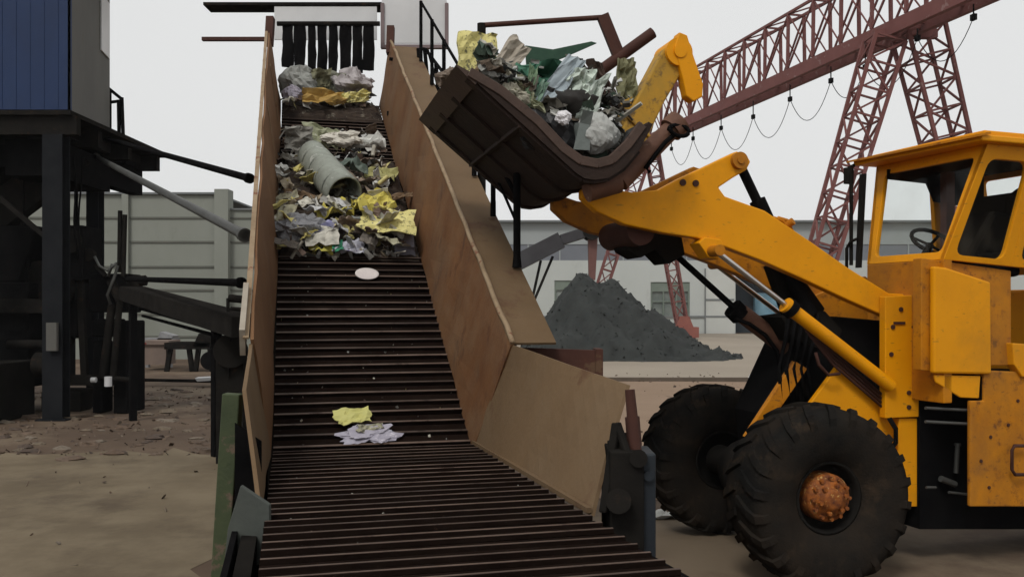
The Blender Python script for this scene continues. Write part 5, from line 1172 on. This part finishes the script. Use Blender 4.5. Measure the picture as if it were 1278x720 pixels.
TB(sheet(LP(612, 104, .02), .20, .10, HX-UP*.6, UP, .06, seed=72), 'grey_wrapping', mD, 'grey crumpled wrapping at the upper end of the near rim', 'wrapping')
TB(sheet(LP(722, 90, .15), .22, .16, HX-UP*.4, UP, .10, seed=73), 'brown_rag', mp('dark_rag', (.05,.045,.035),(.09,.08,.06)), 'dark brown rag at the top right of the load', 'rag')
TB(sheet(LP(756, 108, .3), .12, .40, HX-UP*.2, UP-HX*.5, .05, seed=74), 'brown_board', mp('umber_board', (.075,.045,.035),(.1,.065,.05)), 'dark umber board against the yellow lever', 'board')
TB(lump(LP(562, 100, .9), .10, .14, .08, HX, AV, .3, 75), 'brown_bundle', mp('mud_brown', (.16,.12,.09),(.11,.08,.06)), 'mud brown bundle on the far corner of the bucket lip', 'bundle')
TB(sheet(LP(783, 100, .8), .16, .34, HX, UP, .04, seed=76, th=.03), 'olive_sheet', mp('olive_panel', (.14,.14,.07),(.18,.17,.09)), 'olive panel standing behind the yellow lever', 'panel')

GS = 1.0
# ================================================================== GROUND LITTER
RUBG = mat_island('rubble_mix', [(.15,.095,.06),(.18,.12,.08),(.13,.085,.055),(.20,.15,.10),(.10,.065,.045),(.24,.19,.14)])
b = MB()
def pg(r):
    if r.random() < .96:
        Y = r.uniform(14.5, 27); x = r.uniform(-.58, -.30)*Y + r.uniform(-.5,.5)
    else: Y = r.uniform(8, 15); x = r.uniform(-.58,-.30)*Y
    return Vector((x, Y, .0))
shards(b, 520, lambda r: pg(r)+Vector((0,0,r.uniform(0,.03))), .012, .05, 21)
rnd = random.Random(5)
for _ in range(150):
    c = pg(rnd); 
    if c.y < 14: continue
    s_ = rnd.uniform(.05,.22); q = lump(c, s_, s_*.8, s_*.32, (1,0,0), (0,1,0), .5, rnd.random()*50, 10, False); b.add(q.v, q.f)
tag(b.build('rubble', RUBG), 'brown soil clods and rubble scattered over the yard at the left', None, None, 'stuff')
b = MB()
shards(b, 260, lambda r: Vector((r.uniform(2, 12), r.uniform(14, 33), .02)), .015, .06, 31)
tag(b.build('gravel', RUBG), 'small stones scattered over the sandy apron at the right', None, None, 'stuff')
for k, (x, y, w_, m_, lb) in enumerate(((940,474,.5,WHITE,'white scrap piece left of the dark scrap beyond the far tyre'),(958,480,.8,BLK2,'dark flat scrap piece beyond the far tyre'),(976,470,.6,DRED,'reddish dark scrap piece nearest the loader frame'),(1004,466,.5,BLK2,'dark scrap piece half hidden behind the loader frame'))):
    Y = CH*F/(y-HZ); T(lump(P(x,y,Y)+Vector((0,0,.05)), w_*.5, w_*.3, .14, (1,.3,0), (-.3,1,0), .5, 80+k, 12, False), 'scrap_piece', m_, lb, 'scrap', 'scrap pieces on the sandy ground')
Y = 8.9; T(sheet(P(832, 645, CH*F/(645-HZ))+Vector((0,0,.03)), .5, .25, (1,.2,0), (0,1,.1), .04, seed=90), 'paper_sheet', mW, 'pale sheet on the ground in front of the far tyre', 'sheet', None)

# ================================================================== HAZE (the far yard fades to pale grey)
hz = MB(); hz.box((-60, -12, -1.6), (150, 118, 24))
hm = bpy.data.materials.new('haze_air'); hm.use_nodes = True; t_ = hm.node_tree; t_.nodes.clear()
o_ = t_.nodes.new('ShaderNodeOutputMaterial'); v_ = t_.nodes.new('ShaderNodeVolumePrincipled'); v_.inputs['Density'].default_value = .0003; v_.inputs['Color'].default_value = (.86,.87,.88,1)
t_.links.new(v_.outputs[0], o_.inputs['Volume'])
ho = hz.build('haze', hm); tag(ho, 'pale even haze over the yard', None, None, 'stuff')
